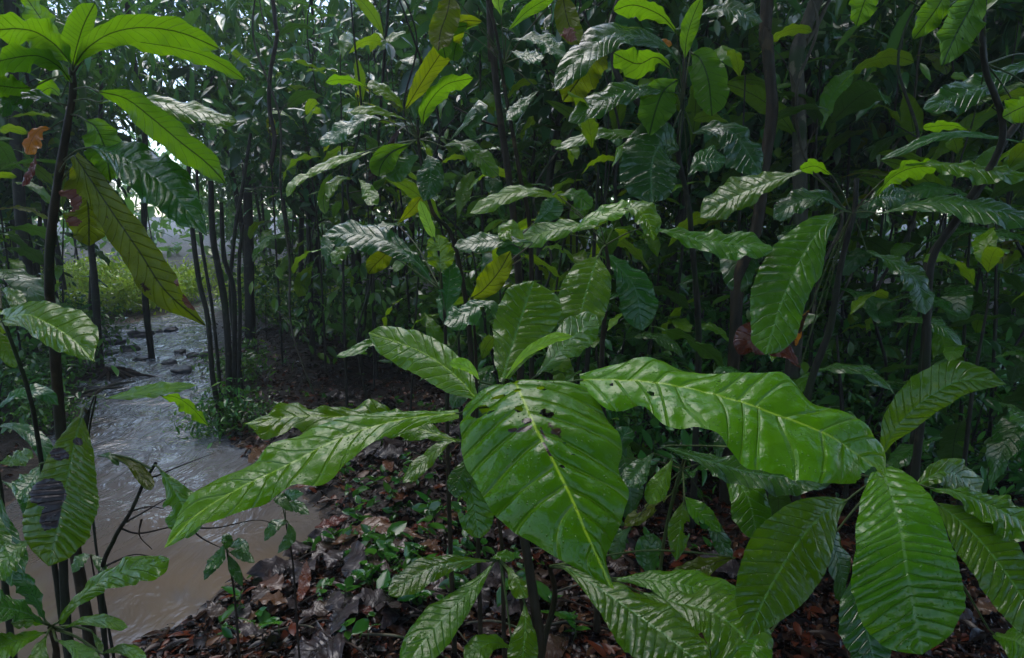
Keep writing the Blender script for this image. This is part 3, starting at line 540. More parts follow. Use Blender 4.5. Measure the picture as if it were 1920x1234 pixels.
for a in (dict(pts=[(-10, 800), (30, 800), (75, 830), (95, 880)], d=(1.5, 1.4), wd=(18, 18), mat='dark', K=12), dict(pts=[(-10, 870), (30, 860), (60, 845)], d=(1.5, 1.5), wd=(16, 14), mat='mid', K=10), dict(pts=[(0, 930), (10, 990), (25, 1050), (20, 1100)], d=(1.5, 1.4), wd=(28, 26), N='c', mat='dark', K=12), dict(pts=[(-20, 940), (-10, 1000), (-5, 1060)], d=(1.4, 1.3), wd=(30, 30), N='c', mat='mid', K=12),
          dict(pts=[(-10, 770), (30, 740), (80, 735), (110, 760)], d=(1.55, 1.6), wd=(13, 14), mat='dark', K=12), dict(pts=[(0, 900), (35, 920), (60, 960), (62, 1000)], d=(1.55, 1.5), wd=(18, 16), mat='dark', K=12)):
    px_leaf(L7, pet=(-12, 850, 1.52), **a)
# bottom-left rosette
L5 = px_plant('rosette_plant', 'leafy rosette at the bottom left corner with leaves spreading over the water', 'plant', [(95, 1175, 1.15), (105, 1215, 1.17), (108, 1260, 1.2)], .009)
for a in (dict(pts=[(108, 1168), (150, 1120), (200, 1083), (255, 1064), (318, 1048)], d=(1.12, 1.1), wd=(30, 22), mat='mid', K=11, wav=1.0, quilt=.9, prof=[(0, .2, .2), (.2, .35, .4), (.5, .8, .7), (.7, .9, 1), (.87, .95, .8), (.95, .5, .4), (1, 0, 0)]),
          dict(pts=[(118, 1180), (150, 1165), (195, 1163), (240, 1176)], d=(1.12, 1.05), wd=(14, 12), mat='mid', K=9), dict(pts=[(85, 1170), (50, 1150), (0, 1140), (-50, 1150)], d=(1.12, 1.0), wd=(30, 26), mat='dark', K=14, quilt=1.6),
          dict(pts=[(85, 1165), (70, 1130), (48, 1095), (25, 1075)], d=(1.15, 1.15), wd=(16, 22), mat='dark', K=11, quilt=1.5, N='l'), dict(pts=[(90, 1185), (50, 1195), (0, 1215), (-50, 1250)], d=(1.12, .95), wd=(24, 26), mat='mid', K=12, quilt=.9),
          dict(pts=[(105, 1200), (140, 1215), (170, 1250), (180, 1290)], d=(1.1, .95), wd=(26, 26), mat='mid', K=10), dict(pts=[(190, 1225), (230, 1218), (275, 1235)], d=(1.1, 1.0), wd=(12, 14), mat='mid', K=8),
          dict(pts=[(88, 1190), (75, 1220), (70, 1270)], d=(1.1, 1.0), wd=(20, 20), mat='mid', K=8), dict(pts=[(172, 1183), (182, 1200), (192, 1222)], d=(1.1, 1.05), wd=(7, 7), mat='mid', K=6),
          dict(pts=[(90, 1172), (60, 1165), (20, 1168)], d=(1.14, 1.1), wd=(12, 12), mat='under', K=8)):
    px_leaf(L5, pet=(97, 1178, 1.15), **a)
L6 = px_plant('twiggy_shrub', 'leaning bare twiggy shrub over the stream with one glossy toothed leaf', 'shrub', [(292, 868, 1.35), (270, 905, 1.36), (245, 960, 1.38), (215, 1010, 1.42), (190, 1090, 1.5)], .006, smat='bark')
px_leaf(L6, [(300, 880), (325, 915), (345, 955), (352, 1010)], (1.33, 1.25), (40, 34), N='c', mat='mid', K=10, quilt=1.6, serr=.06, prof='ob', holes=[(.55, -.9, .06, .4)], pet=(290, 872, 1.35))
px_leaf(L6, [(210, 852), (245, 870), (275, 905), (283, 920)], (1.38, 1.3), (12, 16), N='u', mat='old', K=8, pet=(285, 880, 1.35), prof='ob')
px_leaf(L6, [(182, 855), (205, 855), (223, 873)], (1.4, 1.38), (6, 8), mat='dark', K=8, pet=(240, 870, 1.38))
for q in ([(225, 985), (270, 960), (320, 930), (350, 905)], [(225, 990), (260, 1000), (330, 985), (420, 960), (460, 940)], [(330, 985), (400, 990), (480, 975), (520, 985)], [(350, 985), (380, 1010), (420, 1030)], [(240, 960), (280, 950), (310, 955)], [(200, 1060), (250, 1040), (290, 1045)], [(285, 895), (300, 890), (335, 875), (400, 850)], [(265, 975), (262, 1005), (285, 1030)]):
    P = np.array([un(x, y, 1.4 + .02 * i) for i, (x, y) in enumerate(q)]); b = P[0]
    link('branch', tube_mesh('branch', [tube(P - b, [.0028, .0020, .0014, .0009], 5, 22, .2)], M['twig']), L6, b - np.array(L6.location))
# seedlings in the shallows, star-leaved
for lab, c, d, ls in (('star-leaved dark seedling leaning over the sandy shallows at bottom left', (425, 1030), 1.35, [((425, 1030), (425, 1010), (415, 1015)), ((422, 1028), (400, 1055), (382, 1088)), ((430, 1035), (455, 1040), (478, 1055)), ((428, 1040), (440, 1068), (455, 1100)), ((420, 1020), (408, 1050), (385, 1070)), ((428, 1025), (452, 1020), (465, 1040))]),
                      ('little glossy dark seedling at the pool edge under the long left leaf', (535, 975), 1.5, [((540, 980), (545, 1005), (520, 1038)), ((540, 978), (515, 985), (495, 1015)), ((535, 945), (520, 930), (550, 960)), ((535, 945), (560, 950), (580, 965)), ((530, 950), (540, 930), (570, 925))]),
                      ('tiny dark seedling between the water and the burnt-patch leaf', (170, 1040), 1.5, [((170, 1040), (150, 1050), (135, 1075)), ((172, 1040), (190, 1060), (200, 1080))])):
    t = px_plant('stream_seedling', lab, 'seedling', [(c[0], c[1], d), (c[0] + 5, c[1] + 30, d + .03), (c[0] + 15, c[1] + 90, d + .12)], .003, smat='twig')
    for q in ls: px_leaf(t, [*q], (d, d - .04), (11, 11), mat='dark', K=8, prof='el', quilt=.7, pet=(c[0], c[1], d), petr=.0012)

# ---- right side upright dark sapling ------------------------------------
E_ = px_plant('dark_stem_sapling', 'dark-stemmed sapling right of centre with one large leaf hanging straight down', 'sapling', [(1606, 335, 2.0), (1603, 390, 2.0), (1590, 440, 2.0), (1572, 520, 2.02), (1555, 620, 2.05), (1515, 740, 2.1)], .013, smat='bark')
for a in (dict(pts=[(1566, 404), (1530, 440), (1495, 500), (1465, 570), (1435, 665)], d=(1.9, 1.7), wd=(66, 46), N=(-.3, -.8, .45), mat='mid', K=15, wav=.5, quilt=1.05, res=1.3, prof=[(0, .1, .15), (.15, .5, .5), (.35, .85, 1), (.55, 1, .95), (.75, .85, 1), (.88, .6, .9), (.96, .4, .5), (1, 0, 0)], label='large leaf hanging straight down, its face shining blue white'),
          dict(pts=[(1510, 318), (1450, 340), (1390, 365), (1312, 408)], d=(2.0, 2.1), wd=(36, 24), N='u', mat='mid', K=13, wav=.8, quilt=1.2, pet=(1590, 400, 2)),
          dict(pts=[(1640, 370), (1670, 335), (1710, 315), (1760, 312)], d=(1.98, 1.95), wd=(20, 16), N='b', mat='under', K=12),
          dict(pts=[(1695, 308), (1760, 306), (1840, 316), (1930, 326)], d=(1.95, 1.8), wd=(26, 8), N='u', mat='mid', K=13, wav=1, quilt=1.2),
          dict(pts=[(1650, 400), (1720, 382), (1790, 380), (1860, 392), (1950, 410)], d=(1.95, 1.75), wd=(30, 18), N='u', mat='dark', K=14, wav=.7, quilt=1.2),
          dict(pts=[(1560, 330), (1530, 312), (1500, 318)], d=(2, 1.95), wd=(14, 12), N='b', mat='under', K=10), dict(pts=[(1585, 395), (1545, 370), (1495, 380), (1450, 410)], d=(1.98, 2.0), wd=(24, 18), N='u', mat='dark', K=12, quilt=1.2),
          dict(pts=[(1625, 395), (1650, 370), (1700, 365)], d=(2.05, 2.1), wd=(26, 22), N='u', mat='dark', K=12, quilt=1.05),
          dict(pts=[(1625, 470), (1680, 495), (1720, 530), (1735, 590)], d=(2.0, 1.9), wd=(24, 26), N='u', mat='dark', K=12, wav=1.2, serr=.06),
          dict(pts=[(1500, 690), (1465, 655), (1410, 640), (1385, 665)], d=(2.1, 2.2), wd=(36, 24), N='c', mat='rust', K=8, wav=1.5, quilt=.5, label='curled reddish-brown dead leaf'),
          dict(pts=[(1520, 578), (1500, 610), (1490, 650)], d=(2.05, 2.1), wd=(12, 8), N='c', mat='orange', K=8), dict(pts=[(1540, 590), (1500, 600), (1470, 575)], d=(2.1, 2.2), wd=(22, 22), N='u', mat='dark', K=10)):
    a.setdefault('pet', (1597, 400, 2.0)); px_leaf(E_, **a)
# ---- centre-right sapling (upper) ---------------------------------------
F_ = px_plant('broad_leaf_sapling', 'sapling behind centre right with backlit upper leaves and one round shiny leaf in front', 'sapling', [(1284, 60, 2.5), (1283, 130, 2.5), (1278, 220, 2.5), (1272, 290, 2.52), (1290, 380, 2.55), (1300, 480, 2.6), (1310, 640, 2.7)], .013, smat='bark')
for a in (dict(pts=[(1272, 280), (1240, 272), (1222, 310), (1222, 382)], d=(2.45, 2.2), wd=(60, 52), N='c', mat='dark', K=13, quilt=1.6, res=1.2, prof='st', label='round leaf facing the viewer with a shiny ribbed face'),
          dict(pts=[(1270, 150), (1245, 170), (1230, 205), (1217, 255)], d=(2.45, 2.3), wd=(36, 34), N='h', mat='under', K=13, prof='el', quilt=.4), dict(pts=[(1295, 100), (1312, 110), (1328, 150), (1335, 218)], d=(2.45, 2.3), wd=(32, 36), N='h', mat='under', K=14, prof='st', quilt=.4, label='backlit leaf hanging with dark ribs'),
          dict(pts=[(1284, 110), (1288, 70), (1300, 30), (1318, -10)], d=(2.45, 2.4), wd=(16, 16), N='h', mat='under', K=14, prof='el'), dict(pts=[(1275, 120), (1250, 90), (1200, 68), (1140, 68), (1085, 110), (1040, 170)], d=(2.45, 2.1), wd=(28, 28), N='u', mat='dark', K=16, wav=.7, quilt=1.1, prof='ob'),
          dict(pts=[(1272, 175), (1220, 168), (1150, 180), (1065, 228)], d=(2.45, 2.2), wd=(24, 22), N='u', mat='dark', K=14, quilt=1.2), dict(pts=[(1260, 130), (1230, 108), (1195, 120), (1150, 100)], d=(2.5, 2.6), wd=(26, 26), N='b', mat='under', K=12),
          dict(pts=[(1268, 60), (1240, 30), (1190, 10), (1150, 20)], d=(2.45, 2.4), wd=(22, 22), N='b', mat='under', K=12), dict(pts=[(1255, 262), (1180, 250), (1110, 252), (1040, 280)], d=(2.45, 2.4), wd=(10, 13), N='u', mat='mid', K=12),
          dict(pts=[(1300, 250), (1330, 240), (1375, 250), (1430, 330)], d=(2.45, 2.3), wd=(40, 26), N='u', mat='dark', K=13, quilt=1.05), dict(pts=[(1290, 330), (1320, 300), (1360, 305)], d=(2.6, 2.7), wd=(25, 24), N='u', mat='dark', K=11, quilt=1.5),
          dict(pts=[(1225, 80), (1240, 78), (1260, 84)], d=(2.6, 2.6), wd=(7, 7), N='c', mat='orange', K=6), dict(pts=[(1305, 30), (1370, 15), (1430, 40)], d=(2.6, 2.6), wd=(26, 20), N='u', mat='dark', K=13)):
    a.setdefault('pet', (1280, 200, 2.5)); px_leaf(F_, **a)
F2 = px_plant('broad_leaf_sapling', 'sapling standing just above the central plant with long glossy leaves spreading both ways', 'sapling', [(1135, 455, 1.9), (1142, 520, 1.92), (1130, 640, 1.95)], .010)
for a in (dict(pts=[(1170, 392), (1195, 392), (1215, 415), (1226, 452)], d=(1.85, 1.75), wd=(18, 26), N='u', mat='hero', K=9, quilt=.8, prof='el'), dict(pts=[(1068, 440), (1100, 415), (1140, 398), (1190, 385)], d=(1.88, 1.85), wd=(16, 16), N='u', mat='hero', K=9, quilt=.6),
          dict(pts=[(1218, 425), (1270, 438), (1330, 452), (1400, 458), (1450, 468)], d=(1.9, 1.8), wd=(28, 24), N='u', mat='mid', K=13, wav=1.0, quilt=1.2, serr=.05), dict(pts=[(1122, 480), (1108, 520), (1092, 575), (1080, 640)], d=(1.8, 1.6), wd=(48, 46), N='c', mat='mid', K=14, quilt=1.4, res=1.2, prof='st'),
          dict(pts=[(1125, 425), (1070, 425), (1010, 440), (960, 455)], d=(1.9, 2.0), wd=(22, 20), N='u', mat='hero', K=10), dict(pts=[(1130, 470), (1150, 490), (1190, 540), (1205, 620)], d=(1.95, 1.9), wd=(36, 36), N='u', mat='dark', K=12, quilt=1.05),
          dict(pts=[(1060, 385), (1020, 362), (960, 362), (880, 400)], d=(2.0, 2.0), wd=(14, 16), N='u', mat='hero', K=12, quilt=.8), dict(pts=[(1045, 365), (1080, 365), (1110, 390)], d=(2.0, 2.0), wd=(18, 16), N='u', mat='under', K=12)):
    a.setdefault('pet', (1135, 460, 1.9)); px_leaf(F2, **a)
# ---- centre-left sapling ------------------------------------------------
G_ = px_plant('rosette_sapling', 'sapling left of centre with backlit strap leaves and one shrivelled brown leaf', 'sapling', [(783, 225, 2.4), (785, 270, 2.4), (793, 320, 2.4), (812, 400, 2.42), (850, 450, 2.5), (880, 620, 2.6)], .011)
for a in (dict(pts=[(760, 205), (800, 140), (840, 80), (865, 42), (905, 40)], d=(2.35, 2.2), wd=(20, 20), N='h', mat='old', K=16, prof='st', serr=.06, label='long ragged yellowing leaf rising to the right'), dict(pts=[(792, 235), (800, 200), (835, 160), (888, 146)], d=(2.38, 2.3), wd=(17, 16), N='b', mat='under', K=13, prof='st'),
          dict(pts=[(760, 208), (735, 180), (700, 160), (688, 162)], d=(2.38, 2.35), wd=(12, 12), N='u', mat='hero', K=9), dict(pts=[(765, 225), (720, 210), (690, 205), (655, 210)], d=(2.38, 2.3), wd=(8, 9), N='u', mat='hero', K=10), dict(pts=[(688, 165), (660, 152), (630, 150), (610, 155)], d=(2.38, 2.35), wd=(10, 8), N='b', mat='under', K=9),
          dict(pts=[(778, 230), (780, 190), (800, 165), (830, 150)], d=(2.42, 2.4), wd=(24, 20), N='c', mat='dark', K=12, quilt=1.5), dict(pts=[(770, 270), (735, 285), (715, 310), (710, 332)], d=(2.38, 2.3), wd=(24, 24), N='h', mat='under', K=10, prof='ob'),
          dict(pts=[(765, 235), (748, 245), (722, 290), (690, 342)], d=(2.38, 2.35), wd=(10, 8), N='c', mat='brown', K=12, wav=2, label='shrivelled brown dead leaf'), dict(pts=[(790, 290), (770, 300), (745, 320), (725, 335)], d=(2.4, 2.4), wd=(20, 20), N='c', mat='dark', K=11, quilt=1.05),
          dict(pts=[(800, 290), (808, 310), (805, 345), (795, 378)], d=(2.38, 2.3), wd=(26, 26), N='c', mat='dark', K=12, quilt=1.8, prof='el'), dict(pts=[(830, 275), (860, 268), (890, 285), (935, 330)], d=(2.38, 2.3), wd=(20, 18), N='u', mat='under', K=12, serr=.08),
          dict(pts=[(720, 225), (690, 220), (650, 240), (600, 272)], d=(2.45, 2.4), wd=(18, 16), N='u', mat='dark', K=13, quilt=1.2, serr=.06), dict(pts=[(720, 280), (670, 290), (620, 305), (572, 328)], d=(2.4, 2.2), wd=(8, 10), N='u', mat='hero', K=12), dict(pts=[(610, 322), (575, 330), (550, 345), (538, 370)], d=(2.3, 2.2), wd=(9, 8), N='u', mat='hero', K=9),
          dict(pts=[(622, 325), (612, 350), (606, 375), (610, 402)], d=(2.3, 2.2), wd=(11, 12), N='h', mat='under', K=9, prof='st'), dict(pts=[(660, 335), (640, 335), (622, 350), (616, 372)], d=(2.3, 2.2), wd=(12, 10), N='u', mat='hero', K=9), dict(pts=[(672, 335), (685, 350), (695, 370), (690, 385)], d=(2.3, 2.2), wd=(16, 16), N='u', mat='hero', K=9),
          dict(pts=[(845, 262), (900, 200), (880, 240), (895, 260)], d=(2.5, 2.5), wd=(14, 14), N='u', mat='dark', K=9)):
    a.setdefault('pet', (785, 262, 2.4)); px_leaf(G_, **a)
H_ = px_plant('ribbed_leaf_sapling', 'thin sapling behind the centre with toothed ribbed leaves and a bright split upright leaf', 'sapling', [(822, 470, 1.8), (828, 540, 1.82), (835, 620, 1.85)], .007)
for a in (dict(pts=[(812, 530), (780, 490), (730, 455), (670, 440), (608, 438)], d=(1.8, 1.9), wd=(26, 28), N='u', mat='dark', K=14, wav=1, quilt=1.4, serr=.07, res=1.2, label='silvery toothed leaf arching left'), dict(pts=[(835, 585), (840, 550), (843, 515), (840, 480)], d=(1.8, 1.85), wd=(24, 20), N='c', mat='dark', K=14, quilt=2.2, prof='el', res=1.3),
          dict(pts=[(826, 510), (826, 480), (822, 455), (822, 440)], d=(1.8, 1.8), wd=(26, 26), N='c', mat='hero', K=8, wav=1.2, quilt=.5, serr=.07, prof='st', label='bright yellow-green ragged upright leaf'), dict(pts=[(815, 450), (805, 425), (795, 400), (787, 376)], d=(1.8, 1.8), wd=(10, 10), N='h', mat='young', K=8, prof='st'),
          dict(pts=[(800, 530), (790, 505), (795, 490)], d=(1.9, 1.9), wd=(20, 16), N='c', mat='dark', K=10, quilt=1.8), dict(pts=[(735, 462), (720, 480), (700, 500), (690, 515)], d=(1.95, 1.9), wd=(20, 18), N='h', mat='old', K=9, prof='el'), dict(pts=[(660, 452), (640, 470), (625, 495)], d=(1.95, 1.9), wd=(14, 12), N='u', mat='mid', K=9),
          dict(pts=[(745, 420), (770, 395), (790, 370)], d=(2.1, 2.1), wd=(12, 12), N='h', mat='old', K=9)):
    a.setdefault('pet', (827, 545, 1.82)); px_leaf(H_, **a)
I_ = px_plant('ribbed_leaf_sapling', 'low plant behind the upright blue-shining leaf, with one torn ribbed leaf', 'sapling', [(885, 560, 1.55), (888, 600, 1.57), (893, 700, 1.6)], .006)
for a in (dict(pts=[(882, 560), (905, 545), (935, 510), (958, 470)], d=(1.55, 1.6), wd=(22, 26), N='h', mat='old', K=11, quilt=.6, prof='el'), dict(pts=[(880, 568), (920, 570), (935, 590), (948, 565)], d=(1.5, 1.45), wd=(10, 10), mat='dark', K=10), dict(pts=[(945, 575), (905, 572), (870, 590), (832, 608)], d=(1.5, 1.45), wd=(20, 24), N='u', mat='dark', K=9, quilt=2, serr=.02, holes=[(.35, .7, .05, .5)]),
          dict(pts=[(850, 650), (800, 640), (750, 640), (690, 645), (630, 668)], d=(1.6, 1.5), wd=(8, 16), N='u', mat='mid', K=11, serr=.1, wav=1.2, holes=[(.7, .8, .05, .5)], label='narrow jagged leaf reaching left'), dict(pts=[(1000, 455), (960, 450), (910, 455), (852, 462)], d=(1.7, 1.7), wd=(18, 16), N='u', mat='dark', K=14, serr=.05, quilt=1.05),
          dict(pts=[(985, 480), (960, 470), (930, 475)], d=(1.7, 1.7), wd=(14, 12), N='c', mat='dark', K=9, quilt=2), dict(pts=[(985, 455), (960, 430), (935, 445)], d=(1.75, 1.7), wd=(18, 18), N='u', mat='hero', K=8), dict(pts=[(1000, 420), (1030, 395), (1040, 370)], d=(1.9, 1.9), wd=(22, 20), N='c', mat='dark', K=14, quilt=2.2)):
    a.setdefault('pet', (886, 575, 1.56)); px_leaf(I_, **a)
J_ = px_plant('hanging_leaf_sapling', 'slim tree whose yellowed ragged leaves hang at the top centre beside a dark trunk', 'sapling', [(905, -30, 2.3), (930, 60, 2.3), (945, 160, 2.32), (958, 230, 2.35), (975, 330, 2.4), (995, 450, 2.5)], .010)
for a in (dict(pts=[(900, 45), (865, 50), (830, 60), (835, 110)], d=(2.25, 2.2), wd=(18, 22), N='h', mat='under', K=12), dict(pts=[(845, -10), (838, 25), (826, 60), (822, 95)], d=(2.25, 2.1), wd=(24, 28), N='h', mat='old', K=14, serr=.09, prof='st'), dict(pts=[(1055, -10), (1060, 20), (1068, 50), (1085, 85)], d=(2.3, 2.2), wd=(24, 22), N='h', mat='old', K=12, serr=.05, prof='st', patches=[(.75, -.3, .15, .6)], pmat='rust'),
          dict(pts=[(1130, 75), (1110, 110), (1085, 150), (1055, 190)], d=(2.45, 2.35), wd=(32, 34), N='h', mat='old', K=14, serr=.12, prof='st', label='ragged yellow leaf eaten along the rim'), dict(pts=[(960, 75), (1000, 72), (1030, 85), (1060, 108)], d=(2.3, 2.2), wd=(14, 20), N='u', mat='dark', K=11, quilt=1.5), dict(pts=[(955, 95), (985, 105), (1020, 108)], d=(2.3, 2.2), wd=(13, 14), N='u', mat='dark', K=9, quilt=1.6),
          dict(pts=[(870, 60), (855, 85), (850, 115)], d=(2.3, 2.25), wd=(16, 16), N='h', mat='under', K=9), dict(pts=[(940, 30), (935, 0), (950, -30)], d=(2.3, 2.3), wd=(16, 16), N='h', mat='young', K=9), dict(pts=[(950, 60), (990, 20), (1040, -10)], d=(2.3, 2.3), wd=(14, 12), N='h', mat='under', K=9),
          dict(pts=[(1010, 170), (980, 195), (950, 225)], d=(2.3, 2.2), wd=(13, 13), N='u', mat='dark', K=11)):
    a.setdefault('pet', (945, 120, 2.32)); px_leaf(J_, **a)
K_ = px_plant('hanging_leaf_sapling', 'sapling off the top right whose dark leaves hang into the picture', 'sapling', [(1850, -60, 1.7), (1842, 60, 1.72), (1848, 130, 1.75), (1880, 260, 1.8), (1800, 400, 1.9), (1745, 500, 1.95), (1735, 700, 2.0)], .012, smat='bark')
for a in (dict(pts=[(1838, -30), (1822, 10), (1795, 60), (1765, 125)], d=(1.65, 1.5), wd=(34, 36), N='h', mat='under', K=13, holes=[(.62, .45, .02, .1)], prof='el'), dict(pts=[(1780, -30), (1760, 10), (1735, 45), (1712, 75)], d=(1.65, 1.6), wd=(26, 22), N='h', mat='under', K=12, prof='el'), dict(pts=[(1640, -30), (1622, 0), (1605, 50)], d=(1.7, 1.7), wd=(26, 26), N='h', mat='under', K=10, prof='el'),
          dict(pts=[(1960, 110), (1900, 130), (1840, 160), (1730, 205)], d=(1.9, 1.8), wd=(26, 28), N='u', mat='dark', K=14, quilt=1.5, serr=.08, wav=1, label='frosted-looking leaf with deep teeth, tip pointing left'), dict(pts=[(1960, 190), (1920, 200), (1880, 220)], d=(1.8, 1.75), wd=(24, 24), N='b', mat='under', K=10),
          dict(pts=[(1930, 270), (1850, 255), (1760, 255), (1650, 300)], d=(2.0, 2.1), wd=(8, 9), N='u', mat='dark', K=14), dict(pts=[(1820, 245), (1780, 235), (1730, 240)], d=(2.0, 2.0), wd=(10, 10), N='b', mat='under', K=8)):
    a.setdefault('pet', (1850, 120, 1.75)); px_leaf(K_, **a)

exec_scatter = True
# ------------------------------------------------------------------ rocks in the stream
RM = rock_mat()
def rock(px, py, wpx, hpx, lab, seed):
    p = gnd(px, py, WZ); d = px_of(p)[2]; wv = wpx * d / FPX / 2; hv = hpx * d / FPX
    import bmesh
    bm = bmesh.new(); bmesh.ops.create_icosphere(bm, subdivisions=4, radius=1)
    for v in bm.verts:
        c = v.co.copy(); n = noise.noise(c * 1.1 + Vector((seed, 0, 0))) * .4 + noise.noise(c * 3 + Vector((seed, 4, 0))) * .12
        v.co = c * (1 + n); v.co.x *= wv; v.co.y *= wv * 1.1; v.co.z *= hv * .65
    me = bpy.data.meshes.new('rock'); bm.to_mesh(me); bm.free(); me.materials.append(RM); me.shade_smooth()
    tag(link('rock', me, None, (p[0], p[1], WZ + hv * .15)), lab, 'rock')
for i, (x, y, a, b, lab) in enumerate([(265, 630, 40, 16, 'rounded dark rock with a pale top, farthest along the stream'), (322, 620, 24, 9, 'small flat rock at the far bend of the stream'), (205, 632, 30, 9, 'low dark rock near the far left bank'), (218, 640, 46, 9, 'long flat rock breaking the water near the left bank'),
        (243, 657, 32, 14, 'grey rock mid stream just below the farthest rocks'), (205, 663, 26, 8, 'small rock beside the left bank behind the thin trunk'), (270, 672, 32, 6, 'thin sliver of rock awash in mid stream'), (338, 660, 20, 7, 'small rock close to the right bank'), (318, 683, 24, 10, 'dark rock behind the nearest flat rock'), (362, 668, 20, 10, 'upright dark rock close to the right bank clump'), (342, 697, 38, 12, 'nearest flat black rock in the stream'), (385, 672, 20, 16, 'dark rock against the right bank'), (298, 622, 12, 5, 'tiny pebble-like rock in the far water'), (240, 706, 16, 6, 'little rock below the left bank roots')]):
    rock(x, y, a, b, lab, i * 3.1)

# ------------------------------------------------------------------ trunks placed from the photo
def trunk(label, pts, wpx, d, mat='bark', name='tree', cat='tree', group=None, down=True, branches=(), crown=None, up=True):
    P = [un(x, y, d) for x, y in pts]
    if up and pts[0][1] < 20: P = [P[0] + (P[0] - P[1]) / np.linalg.norm(P[0] - P[1]) * 2.5 + np.array([.1, 0, .3])] + P
    if down:
        b = P[-1]; e = (P[-1] - P[-2]); g = tz(b[0], b[1])
        if b[2] > g + .03: P.append(np.array([b[0] + e[0] * .15, b[1], g - .05]))
    P = np.array(P); base = P[-1]; r = wpx * d / FPX / 2
    t = thing(name, label, cat, tuple(base), group)
    link('trunk', tube_mesh('trunk', [tube(P - base, [r * .8, r, r, r * 1.15], 12 if wpx > 12 else 8, len(P) * 14, .16, wpx)], M[mat]), t)
    for q, w2 in branches:
        Q = np.array([un(x, y, d) for x, y in q]); r2 = w2 * d / FPX / 2
        link('branch', tube_mesh('branch', [tube(Q - Q[0], [r2, r2 * .8, r2 * .5], 7, 20, .15)], M[mat]), t, Q[0] - base)
    return t
trunk('curving dark bare trunk crossing the upper right, left of the mossy one', [(1438, 0), (1437, 60), (1445, 150), (1447, 220), (1430, 330), (1418, 430), (1385, 520), (1378, 640)], 21, 3.0, 'barkr')
trunk('mottled grey-brown trunk at upper right that forks near the top', [(1530, 0), (1512, 50), (1492, 105), (1498, 180), (1500, 300), (1500, 420), (1490, 640)], 25, 3.4, 'bark2', branches=[([(1495, 100), (1525, 60), (1560, -10)], 12)])
trunk('straight dark trunk at top centre beside the hanging yellow leaves', [(918, 0), (924, 90), (935, 200), (945, 270), (955, 340), (965, 430), (975, 600)], 13, 2.7, 'barkr', branches=[([(945, 240), (900, 225), (850, 200)], 5)])
trunk('thin black stem snaking down in front of the sky gap at upper left centre', [(512, 0), (520, 60), (508, 130), (505, 200), (515, 260), (508, 310)], 7, 5.0, 'twig', down=False, name='liana', cat='vine')
trunk('thin curved dark branch-like stem right of centre top', [(1160, 0), (1150, 30), (1150, 110), (1165, 155), (1205, 200), (1265, 262)], 10, 2.9, 'bark', down=False, name='liana', cat='vine')
for i, (lab, q, w) in enumerate([('leftmost stem of the clump standing on the right bank of the stream', [(352, 280), (358, 400), (372, 520), (390, 600), (398, 700), (410, 770)], 9), ('second stem of the bank clump, slightly leaning', [(366, 260), (375, 430), (395, 560), (405, 640), (418, 780)], 6), ('tallest dark stem of the bank clump', [(395, 340), (400, 450), (420, 560), (428, 660), (432, 790)], 12),
        ('wavy stem in the middle of the bank clump', [(415, 380), (420, 480), (437, 540), (440, 650), (438, 790)], 9), ('thin stem on the right of the bank clump', [(455, 420), (448, 500), (450, 600), (445, 780)], 7), ('slim leaning stem behind the bank clump', [(470, 250), (455, 350), (440, 440), (432, 560), (450, 700)], 7)]):
    trunk(lab, q, w, 4.5 + .1 * i, 'bark', up=False)
for lab, q, w, d in [('slim dark trunk rising from the mud island in the stream', [(170, 455), (178, 540), (183, 620), (188, 690)], 13, 6.3), ('thick dark trunk at far left behind the glossy leaf', [(18, -10), (38, 400), (52, 520), (62, 690)], 18, 5.6), ('dark trunk standing beyond the stream clump', [(462, 300), (466, 430), (468, 560), (470, 660)], 18, 7.4),
        ('slender black trunk left of centre in the misty background', [(572, 120), (578, 250), (585, 420), (596, 600)], 20, 8.0), ('pair trunk close behind the slender left-centre one', [(660, 250), (664, 400), (672, 560), (678, 640)], 18, 7.5), ('very dark broad trunk in the centre background', [(1058, 0), (1056, 150), (1050, 330), (1050, 560)], 62, 9.0),
        ('dark broad trunk left of the central background trunk', [(1000, 60), (1002, 200), (1000, 360), (998, 540)], 44, 10.0), ('far pale grey trunk behind the right sky gap', [(1362, 60), (1356, 150), (1350, 330)], 12, 9.0), ('thin dark trunk in the top left haze', [(238, 0), (246, 60), (250, 110), (262, 165), (272, 260), (270, 520)], 10, 7.0),
        ('thin dark trunk left of the haze gap', [(186, 60), (190, 160), (186, 260), (170, 560)], 7, 7.0), ('dark trunk far behind the right-hand mottled trunk', [(1480, 0), (1462, 80), (1455, 180), (1470, 300), (1475, 560)], 9, 6.0), ('thin trunk at the upper right among pointed leaves', [(1590, 10), (1575, 80), (1570, 180), (1560, 330), (1555, 560)], 9, 6.0)]:
    trunk(lab, q, w, d)
t = trunk('thick leaning stem in the right background among dark leaves', [(1920, 215), (1880, 270), (1845, 340), (1790, 420), (1740, 500), (1735, 640)], 15, 2.6)

